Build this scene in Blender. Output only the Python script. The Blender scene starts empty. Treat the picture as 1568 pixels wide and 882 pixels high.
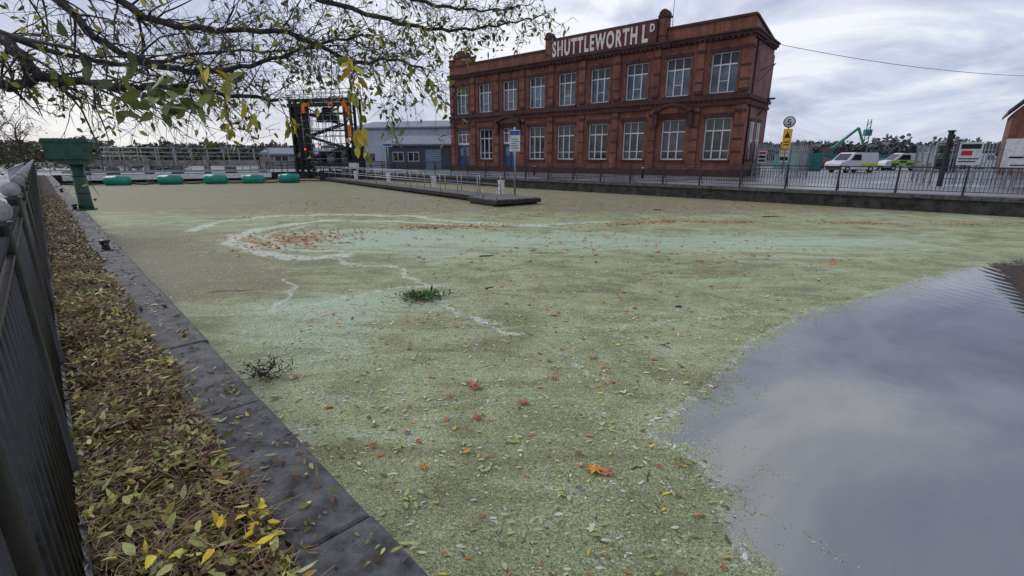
import bpy, math, random
import numpy as np
from mathutils import Vector, noise as mnoise
random.seed(7); rng=np.random.default_rng(7)
D=bpy.data; scene=bpy.context.scene; COL=bpy.context.collection
scene.view_settings.view_transform='Standard'; scene.view_settings.look='None'; scene.view_settings.exposure=0; scene.view_settings.gamma=1

# ------------------------------------------------------------ helpers
def link(o,parent=None):
    COL.objects.link(o)
    if parent: o.parent=parent
    return o
def group(name,loc=(0,0,0),rz=0):
    e=D.objects.new(name,None); e.location=loc; e.rotation_euler=(0,0,rz); e.empty_display_size=.3
    COL.objects.link(e); return e

def nt_new(name):
    m=D.materials.new(name); m.use_nodes=True
    nt=m.node_tree; b=nt.nodes['Principled BSDF']; return m,nt,b
def N(nt,t,**k):
    n=nt.nodes.new(t)
    for a,v in k.items(): setattr(n,a,v)
    return n
def L(nt,a,b): nt.links.new(a,b)
def mixc(nt,fac,a,b,blend='MIX'):
    n=nt.nodes.new('ShaderNodeMix'); n.data_type='RGBA'; n.blend_type=blend
    for i,x in ((0,fac),(6,a),(7,b)):
        if hasattr(x,'links'): L(nt,x,n.inputs[i])
        elif i==0: n.inputs[0].default_value=x
        else: n.inputs[i].default_value=(*x,1) if len(x)==3 else x
    return n.outputs[2]
def math_(nt,op,a,b=None,c=None,clamp=False):
    n=nt.nodes.new('ShaderNodeMath'); n.operation=op; n.use_clamp=clamp
    for i,x in enumerate((a,b,c)):
        if x is None: continue
        if hasattr(x,'links'): L(nt,x,n.inputs[i])
        else: n.inputs[i].default_value=x
    return n.outputs[0]
def noise_(nt,scale,detail=4,rough=.55,vec=None,dist=0):
    n=N(nt,'ShaderNodeTexNoise'); n.inputs['Scale'].default_value=scale; n.inputs['Detail'].default_value=detail
    n.inputs['Roughness'].default_value=rough; n.inputs['Distortion'].default_value=dist
    if vec is not None: L(nt,vec,n.inputs['Vector'])
    return n
def ramp(nt,fac,stops):
    n=nt.nodes.new('ShaderNodeValToRGB'); e=n.color_ramp.elements
    while len(e)<len(stops): e.new(.5)
    for i,(p,c) in enumerate(stops): e[i].position=i*.001
    for i in range(len(stops)-1,-1,-1): e[i].position=stops[i][0]
    for i,(p,c) in enumerate(stops): e[i].color=(*c,1) if len(c)==3 else c
    L(nt,fac,n.inputs[0]); return n.outputs[0]
def sstep(nt,x,a,b):
    n=nt.nodes.new('ShaderNodeMapRange'); n.interpolation_type='SMOOTHSTEP'; L(nt,x,n.inputs[0])
    n.inputs[1].default_value=a; n.inputs[2].default_value=b; return n.outputs[0]
def mat(name,col,rough=.7,metal=0,var=.25,scale=3,bump=.0,bscale=30,col2=None,spec=.4):
    m,nt,b=nt_new(name)
    tc=N(nt,'ShaderNodeTexCoord'); v=tc.outputs['Object']
    n=noise_(nt,scale,5,.65,v)
    c2=col2 if col2 else tuple(c*(1-var*1.6) for c in col)
    c1=tuple(min(1,c*(1+var*.5)) for c in col)
    c=ramp(nt,n.outputs[0],[(.35,c2),(.62,c1)])
    L(nt,c,b.inputs['Base Color']); b.inputs['Metallic'].default_value=metal
    r=math_(nt,'MULTIPLY_ADD',n.outputs[0],.3,rough-.15); L(nt,r,b.inputs['Roughness'])
    b.inputs['Specular IOR Level'].default_value=spec
    if bump:
        bn=noise_(nt,bscale,4,.6,v); bp=N(nt,'ShaderNodeBump'); bp.inputs['Strength'].default_value=bump; bp.inputs['Distance'].default_value=.02
        L(nt,bn.outputs[0],bp.inputs['Height']); L(nt,bp.outputs[0],b.inputs['Normal'])
    return m

class MB:
    def __init__(s): s.v=[]; s.f=[]; s.m=[]; s.sm=[]
    def add(s,vs,fs,m=0,smooth=False):
        k=len(s.v); s.v+= [tuple(p) for p in vs]
        for f in fs: s.f.append([k+i for i in f]); s.m.append(m); s.sm.append(smooth)
    def box(s,x0,x1,y0,y1,z0,z1,m=0):
        if x0>x1:x0,x1=x1,x0
        if y0>y1:y0,y1=y1,y0
        s.add([(x0,y0,z0),(x1,y0,z0),(x1,y1,z0),(x0,y1,z0),(x0,y0,z1),(x1,y0,z1),(x1,y1,z1),(x0,y1,z1)],
              [(0,3,2,1),(4,5,6,7),(0,1,5,4),(1,2,6,5),(2,3,7,6),(3,0,4,7)],m)
    def beam(s,p0,p1,w,h,m=0,up=(0,0,1)):
        p0=Vector(p0);p1=Vector(p1);d=(p1-p0).normalized();u=Vector(up)
        if abs(d.dot(u))>.98:u=Vector((1,0,0))
        r=d.cross(u).normalized()*w/2; u=r.cross(d).normalized()*h/2
        vs=[p+a*r+b*u for p in (p0,p1) for a,b in ((-1,-1),(1,-1),(1,1),(-1,1))]
        s.add(vs,[(0,1,2,3),(7,6,5,4),(0,4,5,1),(1,5,6,2),(2,6,7,3),(3,7,4,0)],m)
    def tube(s,pts,rad,m=0,n=6,cap=True):
        pts=[Vector(p) for p in pts]; k=len(pts); vs=[]
        if not hasattr(rad,'__len__'): rad=[rad]*k
        ref=None
        for i,p in enumerate(pts):
            d=(pts[min(i+1,k-1)]-pts[max(i-1,0)])
            if d.length<1e-9: d=Vector((0,0,1))
            d.normalize()
            if ref is None:
                ref=d.cross(Vector((.13,.27,.95)))
                if ref.length<.05: ref=d.cross(Vector((1,0,0)))
            ref=(ref-d*ref.dot(d)).normalized(); q=d.cross(ref)
            for j in range(n):
                a=2*math.pi*j/n; vs.append(p+(ref*math.cos(a)+q*math.sin(a))*rad[i])
        fs=[(i*n+j,i*n+(j+1)%n,(i+1)*n+(j+1)%n,(i+1)*n+j) for i in range(k-1) for j in range(n)]
        if cap: fs+= [tuple(range(n-1,-1,-1)),tuple((k-1)*n+j for j in range(n))]
        s.add(vs,fs,m,n>4)
    def cyl(s,p0,p1,r,m=0,n=10): s.tube([p0,p1],r,m,n)
    def ball(s,c,r,m=0,nu=10,nv=6,sz=1):
        vs=[];fs=[]
        for i in range(nv+1):
            t=math.pi*i/nv
            for j in range(nu):
                a=2*math.pi*j/nu; vs.append((c[0]+r*math.sin(t)*math.cos(a),c[1]+r*math.sin(t)*math.sin(a),c[2]+r*sz*math.cos(t)))
        for i in range(nv):
            for j in range(nu): fs.append((i*nu+j,(i+1)*nu+j,(i+1)*nu+(j+1)%nu,i*nu+(j+1)%nu))
        s.add(vs,fs,m,True)
    def prism(s,prof,y0,y1,m=0):
        n=len(prof); vs=[(x,y0,z) for x,z in prof]+[(x,y1,z) for x,z in prof]
        s.add(vs,[tuple(range(n)),tuple(range(2*n-1,n-1,-1))]+[(i,i+n,(i+1)%n+n,(i+1)%n) for i in range(n)],m)
    def obj(s,name,mats,parent=None,loc=(0,0,0),rz=0):
        me=D.meshes.new(name); me.from_pydata(s.v,[],s.f)
        for m in mats: me.materials.append(m)
        me.polygons.foreach_set('material_index',s.m); me.polygons.foreach_set('use_smooth',s.sm); me.update()
        o=D.objects.new(name,me); o.location=loc; o.rotation_euler=(0,0,rz); return link(o,parent)

# ------------------------------------------------------------ camera
F=720/1568*36
cd=D.cameras.new('camera'); cam=D.objects.new('camera',cd); link(cam); scene.camera=cam
cd.sensor_width=36; cd.lens=F; cd.clip_start=.03; cd.clip_end=5000
cam.location=(0,0,2.25); cam.rotation_euler=(math.radians(90-15.52),0,0)

# ------------------------------------------------------------ world
w=D.worlds.new('World'); scene.world=w; w.use_nodes=True; nt=w.node_tree
bg=nt.nodes['Background']; bg.inputs[1].default_value=.142
SE,SR=math.radians(32),math.radians(-60)
sky=N(nt,'ShaderNodeTexSky'); sky.sky_type='NISHITA'; sky.sun_disc=False; sky.sun_elevation=SE; sky.sun_rotation=SR
tc=N(nt,'ShaderNodeTexCoord'); sep=N(nt,'ShaderNodeSeparateXYZ'); L(nt,tc.outputs['Generated'],sep.inputs[0])
zz=math_(nt,'ADD',math_(nt,'MAXIMUM',sep.outputs[2],0),.2)
cx=math_(nt,'DIVIDE',sep.outputs[0],zz); cy=math_(nt,'DIVIDE',sep.outputs[1],zz)
cv=N(nt,'ShaderNodeCombineXYZ'); L(nt,cx,cv.inputs[0]); L(nt,cy,cv.inputs[1]); cv.inputs[2].default_value=1.3
n1=noise_(nt,1.25,7,.6,cv.outputs[0],.5); n2=noise_(nt,.5,2,.5,cv.outputs[0],.3)
s=math_(nt,'ADD',math_(nt,'MULTIPLY',n1.outputs[0],.6),math_(nt,'MULTIPLY',n2.outputs[0],.4))
cl=ramp(nt,s,[(.39,(2.1,2.35,3.4)),(.45,(3.1,3.4,4.6)),(.50,(4.0,4.3,5.5)),(.55,(5.0,5.3,6.2)),(.61,(6.7,6.9,7.2))])
hz=sstep(nt,sep.outputs[2],.24,.0)
lf=sstep(nt,sep.outputs[0],.15,-.75)
hc=mixc(nt,lf,(4.1,4.5,5.3),(6.8,6.6,6.4))
hm=math_(nt,'MULTIPLY',hz,math_(nt,'MULTIPLY_ADD',lf,.45,.3))
cl=mixc(nt,hm,cl,hc)
fin=mixc(nt,.95,sky.outputs[0],cl)
L(nt,fin,bg.inputs[0])
sl=D.lights.new('sun','SUN'); sl.energy=1.4; sl.angle=math.radians(25); sl.color=(1,.96,.9)
so=D.objects.new('sun',sl); link(so)
sd=Vector((math.sin(SR)*math.cos(SE),math.cos(SR)*math.cos(SE),math.sin(SE))); so.rotation_euler=sd.to_track_quat('Z','Y').to_euler()

# ------------------------------------------------------------ geometry frames
GZ=.7
e=Vector((-.699,.715,0)); m_=Vector((.715,.699,0)); Q0=Vector((1.10,0,0))
def Q(t,wd,z=0): p=Q0+e*t-m_*wd; return Vector((p.x,p.y,z))
fw=Vector((.727,-.686,0)).normalized(); fn=Vector((.686,.727,0)).normalized(); F0=Vector((2.2,35,0))
def W(s_,o,z=0): p=F0+fw*s_+fn*o; return Vector((p.x,p.y,z))

# ------------------------------------------------------------ ground sheet
def ground_mat():
    m,nt,b=nt_new('wet_ground'); g=N(nt,'ShaderNodeNewGeometry'); v=g.outputs['Position']
    a=noise_(nt,.25,5,.6,v,.3); c=noise_(nt,9,3,.7,v)
    col=ramp(nt,a.outputs[0],[(.35,(.12,.125,.13)),(.5,(.19,.195,.2)),(.65,(.28,.28,.29))])
    col=mixc(nt,.5,col,ramp(nt,c.outputs[0],[(.3,(.15,.15,.15)),(.7,(.5,.5,.5))]),'OVERLAY')
    sx=N(nt,'ShaderNodeVectorMath',operation='LENGTH'); L(nt,v,sx.inputs[0])
    far=sstep(nt,sx.outputs['Value'],75,130)
    col=mixc(nt,far,col,(.06,.07,.035)); L(nt,col,b.inputs['Base Color'])
    r=ramp(nt,a.outputs[0],[(.4,(.22,)*3),(.6,(.6,)*3)]); r2=mixc(nt,far,r,(.9,.9,.9)); L(nt,r2,b.inputs['Roughness'])
    bp=N(nt,'ShaderNodeBump'); bp.inputs['Strength'].default_value=.3; bp.inputs['Distance'].default_value=.01
    L(nt,c.outputs[0],bp.inputs['Height']); L(nt,bp.outputs[0],b.inputs['Normal'])
    return m
E1=Vector((-27,51.5,0)); E2=Vector((-20,56,0))
gm=MB()
pts=[Q(-60,.3),Q(60,.3),E1,E2,W(80,.3),(1800,-600,0),(1800,1800,0),(-1800,1800,0),(-1800,-1800,0),(40,-1800,0)]
gm.add([(p[0],p[1],GZ) for p in pts],[tuple(reversed(range(len(pts))))])
gm.obj('ground',[ground_mat()])

# ------------------------------------------------------------ canal water + duckweed
edge=[(26,12.6),(18,12.7),(13.9,11.5),(11.7,10.6),(9.5,9.6),(7.5,8.5),(5.4,7.2),(4.5,6.7),(3.6,6.0),(3.1,5.6),(2.7,5.1),(2.4,4.8),(2.1,4.4),(1.7,4.0),(1.4,3.7),(1.2,3.5),(1.36,3.3),(1.5,3.1),(1.5,2.9),(1.45,2.6),(1.4,2.3),(1.4,2.1),(1.45,1.6),(1.6,.9),(2.4,-.6),(6,-4),(20,-18),(60,-10),(60,12)]
def seg_d(P,a,b):
    a=np.array(a,float);b=np.array(b,float);ab=b-a;t=np.clip(((P-a)@ab)/(ab@ab),0,1)
    return np.linalg.norm(P-(a+t[:,None]*ab),axis=1)
def poly_sd(P,poly):
    d=np.full(len(P),1e9);ins=np.zeros(len(P),bool);n=len(poly)
    for i in range(n):
        a=poly[i];b=poly[(i+1)%n]; d=np.minimum(d,seg_d(P,a,b))
        c=((a[1]>P[:,1])!=(b[1]>P[:,1]))
        xi=(b[0]-a[0])*(P[:,1]-a[1])/((b[1]-a[1]) if b[1]!=a[1] else 1e-9)+a[0]
        ins^=c&(P[:,0]<xi)
    return np.where(ins,-d,d)
def line_w(P,pts,wd):
    d=np.full(len(P),1e9)
    for a,b in zip(pts[:-1],pts[1:]): d=np.minimum(d,seg_d(P,a,b))
    return np.exp(-(d/wd)**2)
def blob(P,c,rx,ry,ang=0):
    ca,sa=math.cos(ang),math.sin(ang);dx=P[:,0]-c[0];dy=P[:,1]-c[1]
    return np.exp(-(((dx*ca+dy*sa)/rx)**2+((-dx*sa+dy*ca)/ry)**2))
rad=np.concatenate([[0.05,.5],np.geomspace(.8,32,340),np.geomspace(34,170,30)])
ang=np.concatenate([np.linspace(-1.2,1.2,640,endpoint=False),np.linspace(1.2,2*math.pi-1.2,70,endpoint=False)]); NA=len(ang)
R,A=np.meshgrid(rad,ang,indexing='ij'); X=(R*np.sin(A)).ravel(); Y=(R*np.cos(A)).ravel(); P=np.stack([X,Y],1)
nr=len(rad); idx=np.arange(nr*NA).reshape(nr,NA)
q=np.stack([idx[:-1],np.roll(idx,-1,1)[:-1],np.roll(idx,-1,1)[1:],idx[1:]],-1).reshape(-1,4)
me=D.meshes.new('canal_water'); me.from_pydata(np.c_[P,np.zeros(len(P))].tolist(),[],q[:,::-1].tolist())
sdv=np.clip(poly_sd(P,edge),-3,3)
wp=np.array([(mnoise.noise(Vector((x*.7,y*.7,1)))*.45+mnoise.noise(Vector((x*2.6,y*2.6,4)))*.15+mnoise.noise(Vector((x*7,y*7,4)))*.06,
              mnoise.noise(Vector((x*.7,y*.7,9)))*.45+mnoise.noise(Vector((x*2.6,y*2.6,7)))*.15+mnoise.noise(Vector((x*7,y*7,7)))*.06) if r<34 else (0,0) for x,y,r in zip(X,Y,R.ravel())])
PW=P+wp*np.clip(R.ravel()/7,.35,.9)[:,None]
mint=(.95*blob(PW,(-4.3,13.9),2.4,2.0)+.9*blob(PW,(1,13.3),6.5,1.7)+.7*blob(PW,(8,12.7),5,1.4,.15)+.45*blob(PW,(-1.5,11),2.5,1.3)
      +.8*blob(PW,(-3.1,6.3),1.1,1.5,.7)+.75*blob(PW,(-2.0,7.4),1.3,.7)+.3*blob(PW,(-1.6,4.6),1.2,1.6)+.4*blob(PW,(4.5,9.5),4,1.4,.4)
      +.3*blob(PW,(1.6,6),1.2,1.0)+.2*blob(PW,(.2,2.8),1.2,.8))
streak=(.95*line_w(PW,[(-4.3,11.6),(-3.9,10.6),(-2.9,9.9),(-2.1,9.0),(-1.5,8.0),(-.8,7.0),(0,5.9)],.09)+.5*line_w(PW,[(0,5.9),(.5,5.2),(1.0,4.6)],.05)
       +1.7*line_w(PW,[(-10.3,15.0),(-10.6,17.2),(-9.6,18.9),(-7.1,19.3),(-4.3,18.9),(-2.0,17.1),(.4,16.3),(3.4,17)],.18)
       +2.3*line_w(PW,[(-7.6,16.5),(-8.3,15.5),(-8.3,14),(-7.2,12.3),(-5.9,11.1),(-4.6,10.6),(-3.8,10.9)],.19)
       +1.5*line_w(PW,[(-6.9,16.0),(-7.4,15.0),(-7.5,13.9),(-6.6,12.7),(-5.4,11.8),(-4.4,11.7)],.12)
       +1.7*line_w(PW,[(-7.6,16.5),(-6.8,17.4),(-4.5,17.3),(-2.5,16.4),(1,16.0)],.15)
       +.9*line_w(PW,[(-4.3,8.8),(-4.0,7.6),(-3.6,6.9)],.06)+.6*line_w(PW,[(1.3,5.8),(1.7,6.4),(2.8,6.7),(3.6,6.5)],.05)
       +.9*line_w(PW,[(-1.2,8.2),(-2.2,8.0),(-3.6,6.8)],.06)
       +.5*np.exp(-((sdv-.04)/.05)**2))
brown=(np.clip((PW[:,1]-17.5)/4,0,1)*.95+1.0*blob(PW,(-10.5,13),2.7,4.5,.8)+1.0*blob(PW,(-6.4,9.4),1.5,2.4,.8)+.6*blob(PW,(-4.9,8.2),1.2,1.0)
      +.4*blob(PW,(1.6,8.5),3,1.2,.3)+.35*blob(PW,(0,4.6),1.5,1.0)+.35*blob(PW,(5.5,11),3,.9,.4))
DR=[(-7.2,15.9),(-3.1,15.6),(.35,16.3),(2.6,16.0),(5.8,17.2),(10.9,16.8),(14,16.6),(18,16.1)]
brk=np.array([mnoise.noise(Vector((x*.45,y*.6,31))) for x,y in P])
red=(1.1*blob(PW,(-6.0,13.3),1.3,.9,.5)+line_w(PW,DR,.5)*np.clip(.45+2.2*brk,0,1.1)
     +.5*line_w(PW,[(-14,22),(-6,25),(2,27),(12,22)],2.0)+.35*blob(PW,(-11,19),3,2))
for nm,a in (('sd',sdv),('mint',mint),('streak',streak),('brown',brown),('red',red)):
    at=me.attributes.new(nm,'FLOAT','POINT'); at.data.foreach_set('value',np.clip(a,-3,3).astype(np.float32))
m,nt,b=nt_new('duckweed_water'); g=N(nt,'ShaderNodeNewGeometry'); v=g.outputs['Position']
def attr(n): a=N(nt,'ShaderNodeAttribute'); a.attribute_name=n; return a.outputs['Fac']
big=noise_(nt,.9,3,.6,v,1.2); med=noise_(nt,5.5,4,.68,v,.9); fine=noise_(nt,45,2,.7,v)
vor=N(nt,'ShaderNodeTexVoronoi'); vor.inputs['Scale'].default_value=120; L(nt,v,vor.inputs['Vector'])
vcol=N(nt,'ShaderNodeSeparateColor'); L(nt,vor.outputs['Color'],vcol.inputs[0])
mpf=N(nt,'ShaderNodeMapping'); mpf.inputs['Rotation'].default_value=(0,0,.75); mpf.inputs['Scale'].default_value=(.55,1.7,1); L(nt,v,mpf.inputs[0])
fil=noise_(nt,.9,5,.6,mpf.outputs[0],1.6)
rdg=math_(nt,'ABSOLUTE',math_(nt,'SUBTRACT',fil.outputs[0],.5)); rdg=sstep(nt,rdg,.018,.0)
def cen(o,k): return math_(nt,'MULTIPLY',math_(nt,'SUBTRACT',o,.5),k)
base=ramp(nt,big.outputs[0],[(.35,(.235,.255,.125)),(.5,(.325,.355,.18)),(.66,(.40,.43,.24))])
base=mixc(nt,math_(nt,'MULTIPLY',sstep(nt,fil.outputs[0],.5,.68),.6),base,(.44,.50,.33))
base=mixc(nt,math_(nt,'MULTIPLY',sstep(nt,fil.outputs[0],.48,.33),.6),base,(.215,.21,.12))
mt=math_(nt,'ADD',attr('mint'),cen(med.outputs[0],1.0)); mt=math_(nt,'ADD',mt,cen(fil.outputs[0],1.6)); mt=sstep(nt,mt,.18,1.0)
base=mixc(nt,math_(nt,'MULTIPLY',mt,.82),base,(.47,.565,.41))
br=math_(nt,'ADD',attr('brown'),cen(med.outputs[0],1.0)); br=math_(nt,'ADD',br,cen(fil.outputs[0],-1.3)); br=sstep(nt,br,.25,.9)
base=mixc(nt,math_(nt,'MULTIPLY',br,.85),base,(.24,.21,.125))
sk=math_(nt,'ADD',attr('streak'),math_(nt,'MULTIPLY',rdg,.32)); sk=math_(nt,'MULTIPLY',sk,math_(nt,'MULTIPLY_ADD',cen(med.outputs[0],6),1,.75,clamp=True)); sk=math_(nt,'ADD',sk,cen(fine.outputs[0],.9)); sk=sstep(nt,sk,.15,.88)
base=mixc(nt,math_(nt,'MULTIPLY',sk,.76),base,(.66,.71,.6))
rd=math_(nt,'ADD',attr('red'),cen(noise_(nt,7,3,.75,v).outputs[0],2.6)); rd=sstep(nt,rd,.62,.95)
rd=math_(nt,'MULTIPLY',rd,sstep(nt,attr('red'),.06,.3))
base=mixc(nt,math_(nt,'MULTIPLY',rd,.65),base,(.33,.14,.06))
gr=ramp(nt,vcol.outputs[0],[(0,(.12,)*3),(.25,(.36,)*3),(.7,(.55,)*3),(.9,(.68,)*3),(1,(.97,)*3)])
base=mixc(nt,.8,base,gr,'OVERLAY')
gr2=ramp(nt,fine.outputs[0],[(.3,(.28,)*3),(.65,(.64,)*3)]); base=mixc(nt,.6,base,gr2,'OVERLAY')
gap=sstep(nt,math_(nt,'ADD',noise_(nt,14,3,.75,v,.5).outputs[0],cen(med.outputs[0],.7)),.61,.73)
base=mixc(nt,math_(nt,'MULTIPLY',gap,.5),base,(.09,.09,.05))
def flecks(sc,rr,thr,ang):
    mp=N(nt,'ShaderNodeMapping'); mp.inputs['Rotation'].default_value=(0,0,ang); mp.inputs['Scale'].default_value=(1,2.3,1); L(nt,v,mp.inputs[0])
    fv=N(nt,'ShaderNodeTexVoronoi'); fv.inputs['Scale'].default_value=sc; L(nt,mp.outputs[0],fv.inputs['Vector'])
    fc=N(nt,'ShaderNodeSeparateColor'); L(nt,fv.outputs['Color'],fc.inputs[0])
    f=math_(nt,'MULTIPLY',math_(nt,'LESS_THAN',fv.outputs['Distance'],rr),math_(nt,'GREATER_THAN',fc.outputs[0],thr))
    return f,ramp(nt,fc.outputs[1],[(0,(.16,.1,.05)),(.35,(.3,.26,.12)),(.6,(.5,.5,.36)),(1,(.82,.82,.74))])
f1,c1=flecks(8,.19,.5,.6); base=mixc(nt,math_(nt,'MULTIPLY',f1,.8),base,c1)
f2,c2=flecks(14,.2,.55,-.7); base=mixc(nt,math_(nt,'MULTIPLY',f2,.75),base,c2)
L(nt,base,b.inputs['Base Color']); b.inputs['Roughness'].default_value=.62; b.inputs['Specular IOR Level'].default_value=.2
bp=N(nt,'ShaderNodeBump'); bp.inputs['Strength'].default_value=.6; bp.inputs['Distance'].default_value=.006
L(nt,vor.outputs['Distance'],bp.inputs['Height']); L(nt,bp.outputs[0],b.inputs['Normal'])
# open water
wb=N(nt,'ShaderNodeBsdfPrincipled'); wb.inputs['Base Color'].default_value=(.085,.09,.085,1); wb.inputs['Roughness'].default_value=.02
wb.inputs['IOR'].default_value=2.9
rip=noise_(nt,1.6,2,.5,v,.5); wv=N(nt,'ShaderNodeTexWave'); wv.wave_type='RINGS'; wv.rings_direction='SPHERICAL'
mp=N(nt,'ShaderNodeMapping'); mp.inputs['Location'].default_value=(-13.5,-8.5,0); L(nt,v,mp.inputs[0]); L(nt,mp.outputs[0],wv.inputs[0])
wv.inputs['Scale'].default_value=1.3; wv.inputs['Distortion'].default_value=2.5; wv.inputs['Detail'].default_value=2
ln=N(nt,'ShaderNodeVectorMath',operation='LENGTH'); L(nt,mp.outputs[0],ln.inputs[0])
wf=sstep(nt,ln.outputs['Value'],8,2)
hh=math_(nt,'ADD',math_(nt,'MULTIPLY',rip.outputs[0],.14),math_(nt,'MULTIPLY',math_(nt,'MULTIPLY',wv.outputs[0],wf),.14))
bw=N(nt,'ShaderNodeBump'); bw.inputs['Strength'].default_value=.3; bw.inputs['Distance'].default_value=.03; L(nt,hh,bw.inputs['Height']); L(nt,bw.outputs[0],wb.inputs['Normal'])
ms=math_(nt,'ADD',attr('sd'),cen(noise_(nt,2.2,4,.7,v,.6).outputs[0],.85)); ms=math_(nt,'ADD',ms,cen(vcol.outputs[1],.14)); ms=math_(nt,'ADD',ms,cen(fine.outputs[0],.35))
ms=math_(nt,'GREATER_THAN',ms,0)
lo=math_(nt,'ADD',attr('sd'),cen(noise_(nt,3,3,.7,v,1.5).outputs[0],2.4)); lo=sstep(nt,lo,-.35,.25)
lo=math_(nt,'GREATER_THAN',math_(nt,'MULTIPLY',lo,.5),vcol.outputs[2])
ms=math_(nt,'MAXIMUM',ms,lo)
mx=N(nt,'ShaderNodeMixShader'); L(nt,ms,mx.inputs[0]); L(nt,wb.outputs[0],mx.inputs[1]); L(nt,b.outputs[0],mx.inputs[2])
L(nt,mx.outputs[0],nt.nodes['Material Output'].inputs[0])
me.materials.append(m); link(D.objects.new('canal_water',me))

# ------------------------------------------------------------ leaves
def leafmat(name,rough=.55):
    m,nt,b=nt_new(name); a=N(nt,'ShaderNodeAttribute'); a.attribute_name='Col'
    tc=N(nt,'ShaderNodeNewGeometry'); n=noise_(nt,60,2,.6,tc.outputs['Position'])
    c=mixc(nt,.5,a.outputs['Color'],ramp(nt,n.outputs[0],[(.3,(.3,)*3),(.7,(.65,)*3)]),'OVERLAY')
    L(nt,c,b.inputs['Base Color']); b.inputs['Roughness'].default_value=rough; b.inputs['Specular IOR Level'].default_value=.4
    return m
LM=leafmat('leaf'); LMB=leafmat('leaf_glossy',.42)
def leaves(name,pos,dr,nr_,ln,wd,col,matl,fold=.25,curl=.2,parent=None):
    pos=np.asarray(pos,float);n=len(pos);dr=np.asarray(dr,float);nr_=np.asarray(nr_,float)
    dr/=np.linalg.norm(dr,axis=1)[:,None]; sd_=np.cross(nr_,dr); sd_/=np.linalg.norm(sd_,axis=1)[:,None]+1e-9; nn=np.cross(dr,sd_)
    T=[(0,0,0),(.3,.5,1),(.68,.38,.9),(1,0,0),(.68,-.38,.9),(.3,-.5,1)]
    ln=np.broadcast_to(ln,(n,));wd=np.broadcast_to(wd,(n,)); fo=rng.uniform(-fold*.3,fold,n); cu=rng.uniform(-curl*.3,curl,n)
    V=np.zeros((n,6,3))
    for k,(a,bb,c) in enumerate(T):
        V[:,k]=pos+dr*(ln*a)[:,None]+sd_*(wd*bb)[:,None]+nn*((wd*abs(bb)*fo*2)+ln*cu*a*a)[:,None]
    base_=(np.arange(n)*6)[:,None]
    Fc=np.concatenate([base_+np.array([0,3,2,1]),base_+np.array([0,5,4,3])],1).reshape(-1,4)
    me=D.meshes.new(name); me.vertices.add(n*6); me.vertices.foreach_set('co',V.ravel())
    me.loops.add(n*8); me.loops.foreach_set('vertex_index',Fc.ravel().astype(np.int32))
    me.polygons.add(n*2); me.polygons.foreach_set('loop_start',np.arange(0,n*8,4,dtype=np.int32))
    me.update(calc_edges=True); me.validate()
    ca=me.color_attributes.new('Col','FLOAT_COLOR','POINT'); cc=np.ones((n,6,4)); cc[:,:,:3]=np.asarray(col)[:,None,:]
    ca.data.foreach_set('color',cc.ravel()); me.materials.append(matl)
    return link(D.objects.new(name,me),parent)
def pick(n,cols,ps,jit=.25):
    cols=np.array(cols);c=cols[rng.choice(len(cols),n,p=np.array(ps)/sum(ps))]
    return np.clip(c*(1+rng.uniform(-jit,jit,(n,1))),0,1)

fl=group('floating_leaves')
n=60000; r_=rng.uniform(1.6,24,n); a_=rng.uniform(-.95,1.0,n); PX=r_*np.sin(a_);PY=r_*np.cos(a_); PP=np.stack([PX,PY],1)
keep=(poly_sd(PP,edge)>-.02)&(((PX-1.1)*.715+PY*.699)>.1)&(((PX-2.2)*.686+(PY-35)*.727)<-.3)&(rng.uniform(0,1,n)<np.clip(.18+r_/15,0,1)*np.where(rng.uniform(0,1,n)<.55,1,.5))
PP=PP[keep]
dens=np.array([mnoise.noise(Vector((x*.8,y*.8,3)))+.7*mnoise.noise(Vector((x*3,y*3,3))) for x,y in PP]); PP=PP[rng.uniform(-.7,.7,len(PP))<dens+.15]
n=len(PP); th_=rng.uniform(0,6.28,n); ln=rng.uniform(.016,.045,n)*np.where(rng.uniform(0,1,n)<.12,1.7,1)
leaves('leaflets',np.c_[PP,np.full(n,.004)],np.c_[np.cos(th_),np.sin(th_),rng.uniform(0,.15,n)],np.tile([0,0,1.],(n,1)),ln,ln*rng.uniform(.25,.5,n),
  pick(n,[(.5,.5,.28),(.6,.6,.48),(.75,.75,.68),(.34,.34,.1),(.17,.11,.06),(.6,.5,.1),(.5,.2,.06)],[5,5,5,4,5.5,2.5,3]),LM,parent=fl)
n=1600; PX=rng.uniform(-2.8,5,n);PY=rng.uniform(1.9,11,n); PP=np.stack([PX,PY],1); PP=PP[(poly_sd(PP,edge)>-.08)&(((PX-1.1)*.715+PY*.699)>.15)]
n=len(PP); th_=rng.uniform(0,6.28,n); ln=rng.uniform(.04,.078,n)
leaves('slender_leaves',np.c_[PP,np.full(n,.006)],np.c_[np.cos(th_),np.sin(th_),rng.uniform(0,.15,n)],np.tile([0,0,1.],(n,1)),ln,ln*rng.uniform(.25,.42,n),
  pick(n,[(.5,.52,.22),(.7,.7,.6),(.36,.42,.12),(.72,.54,.08),(.2,.13,.065),(.55,.2,.05)],[5,6,3,2.2,3.5,1.8]),LM,parent=fl)
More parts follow.
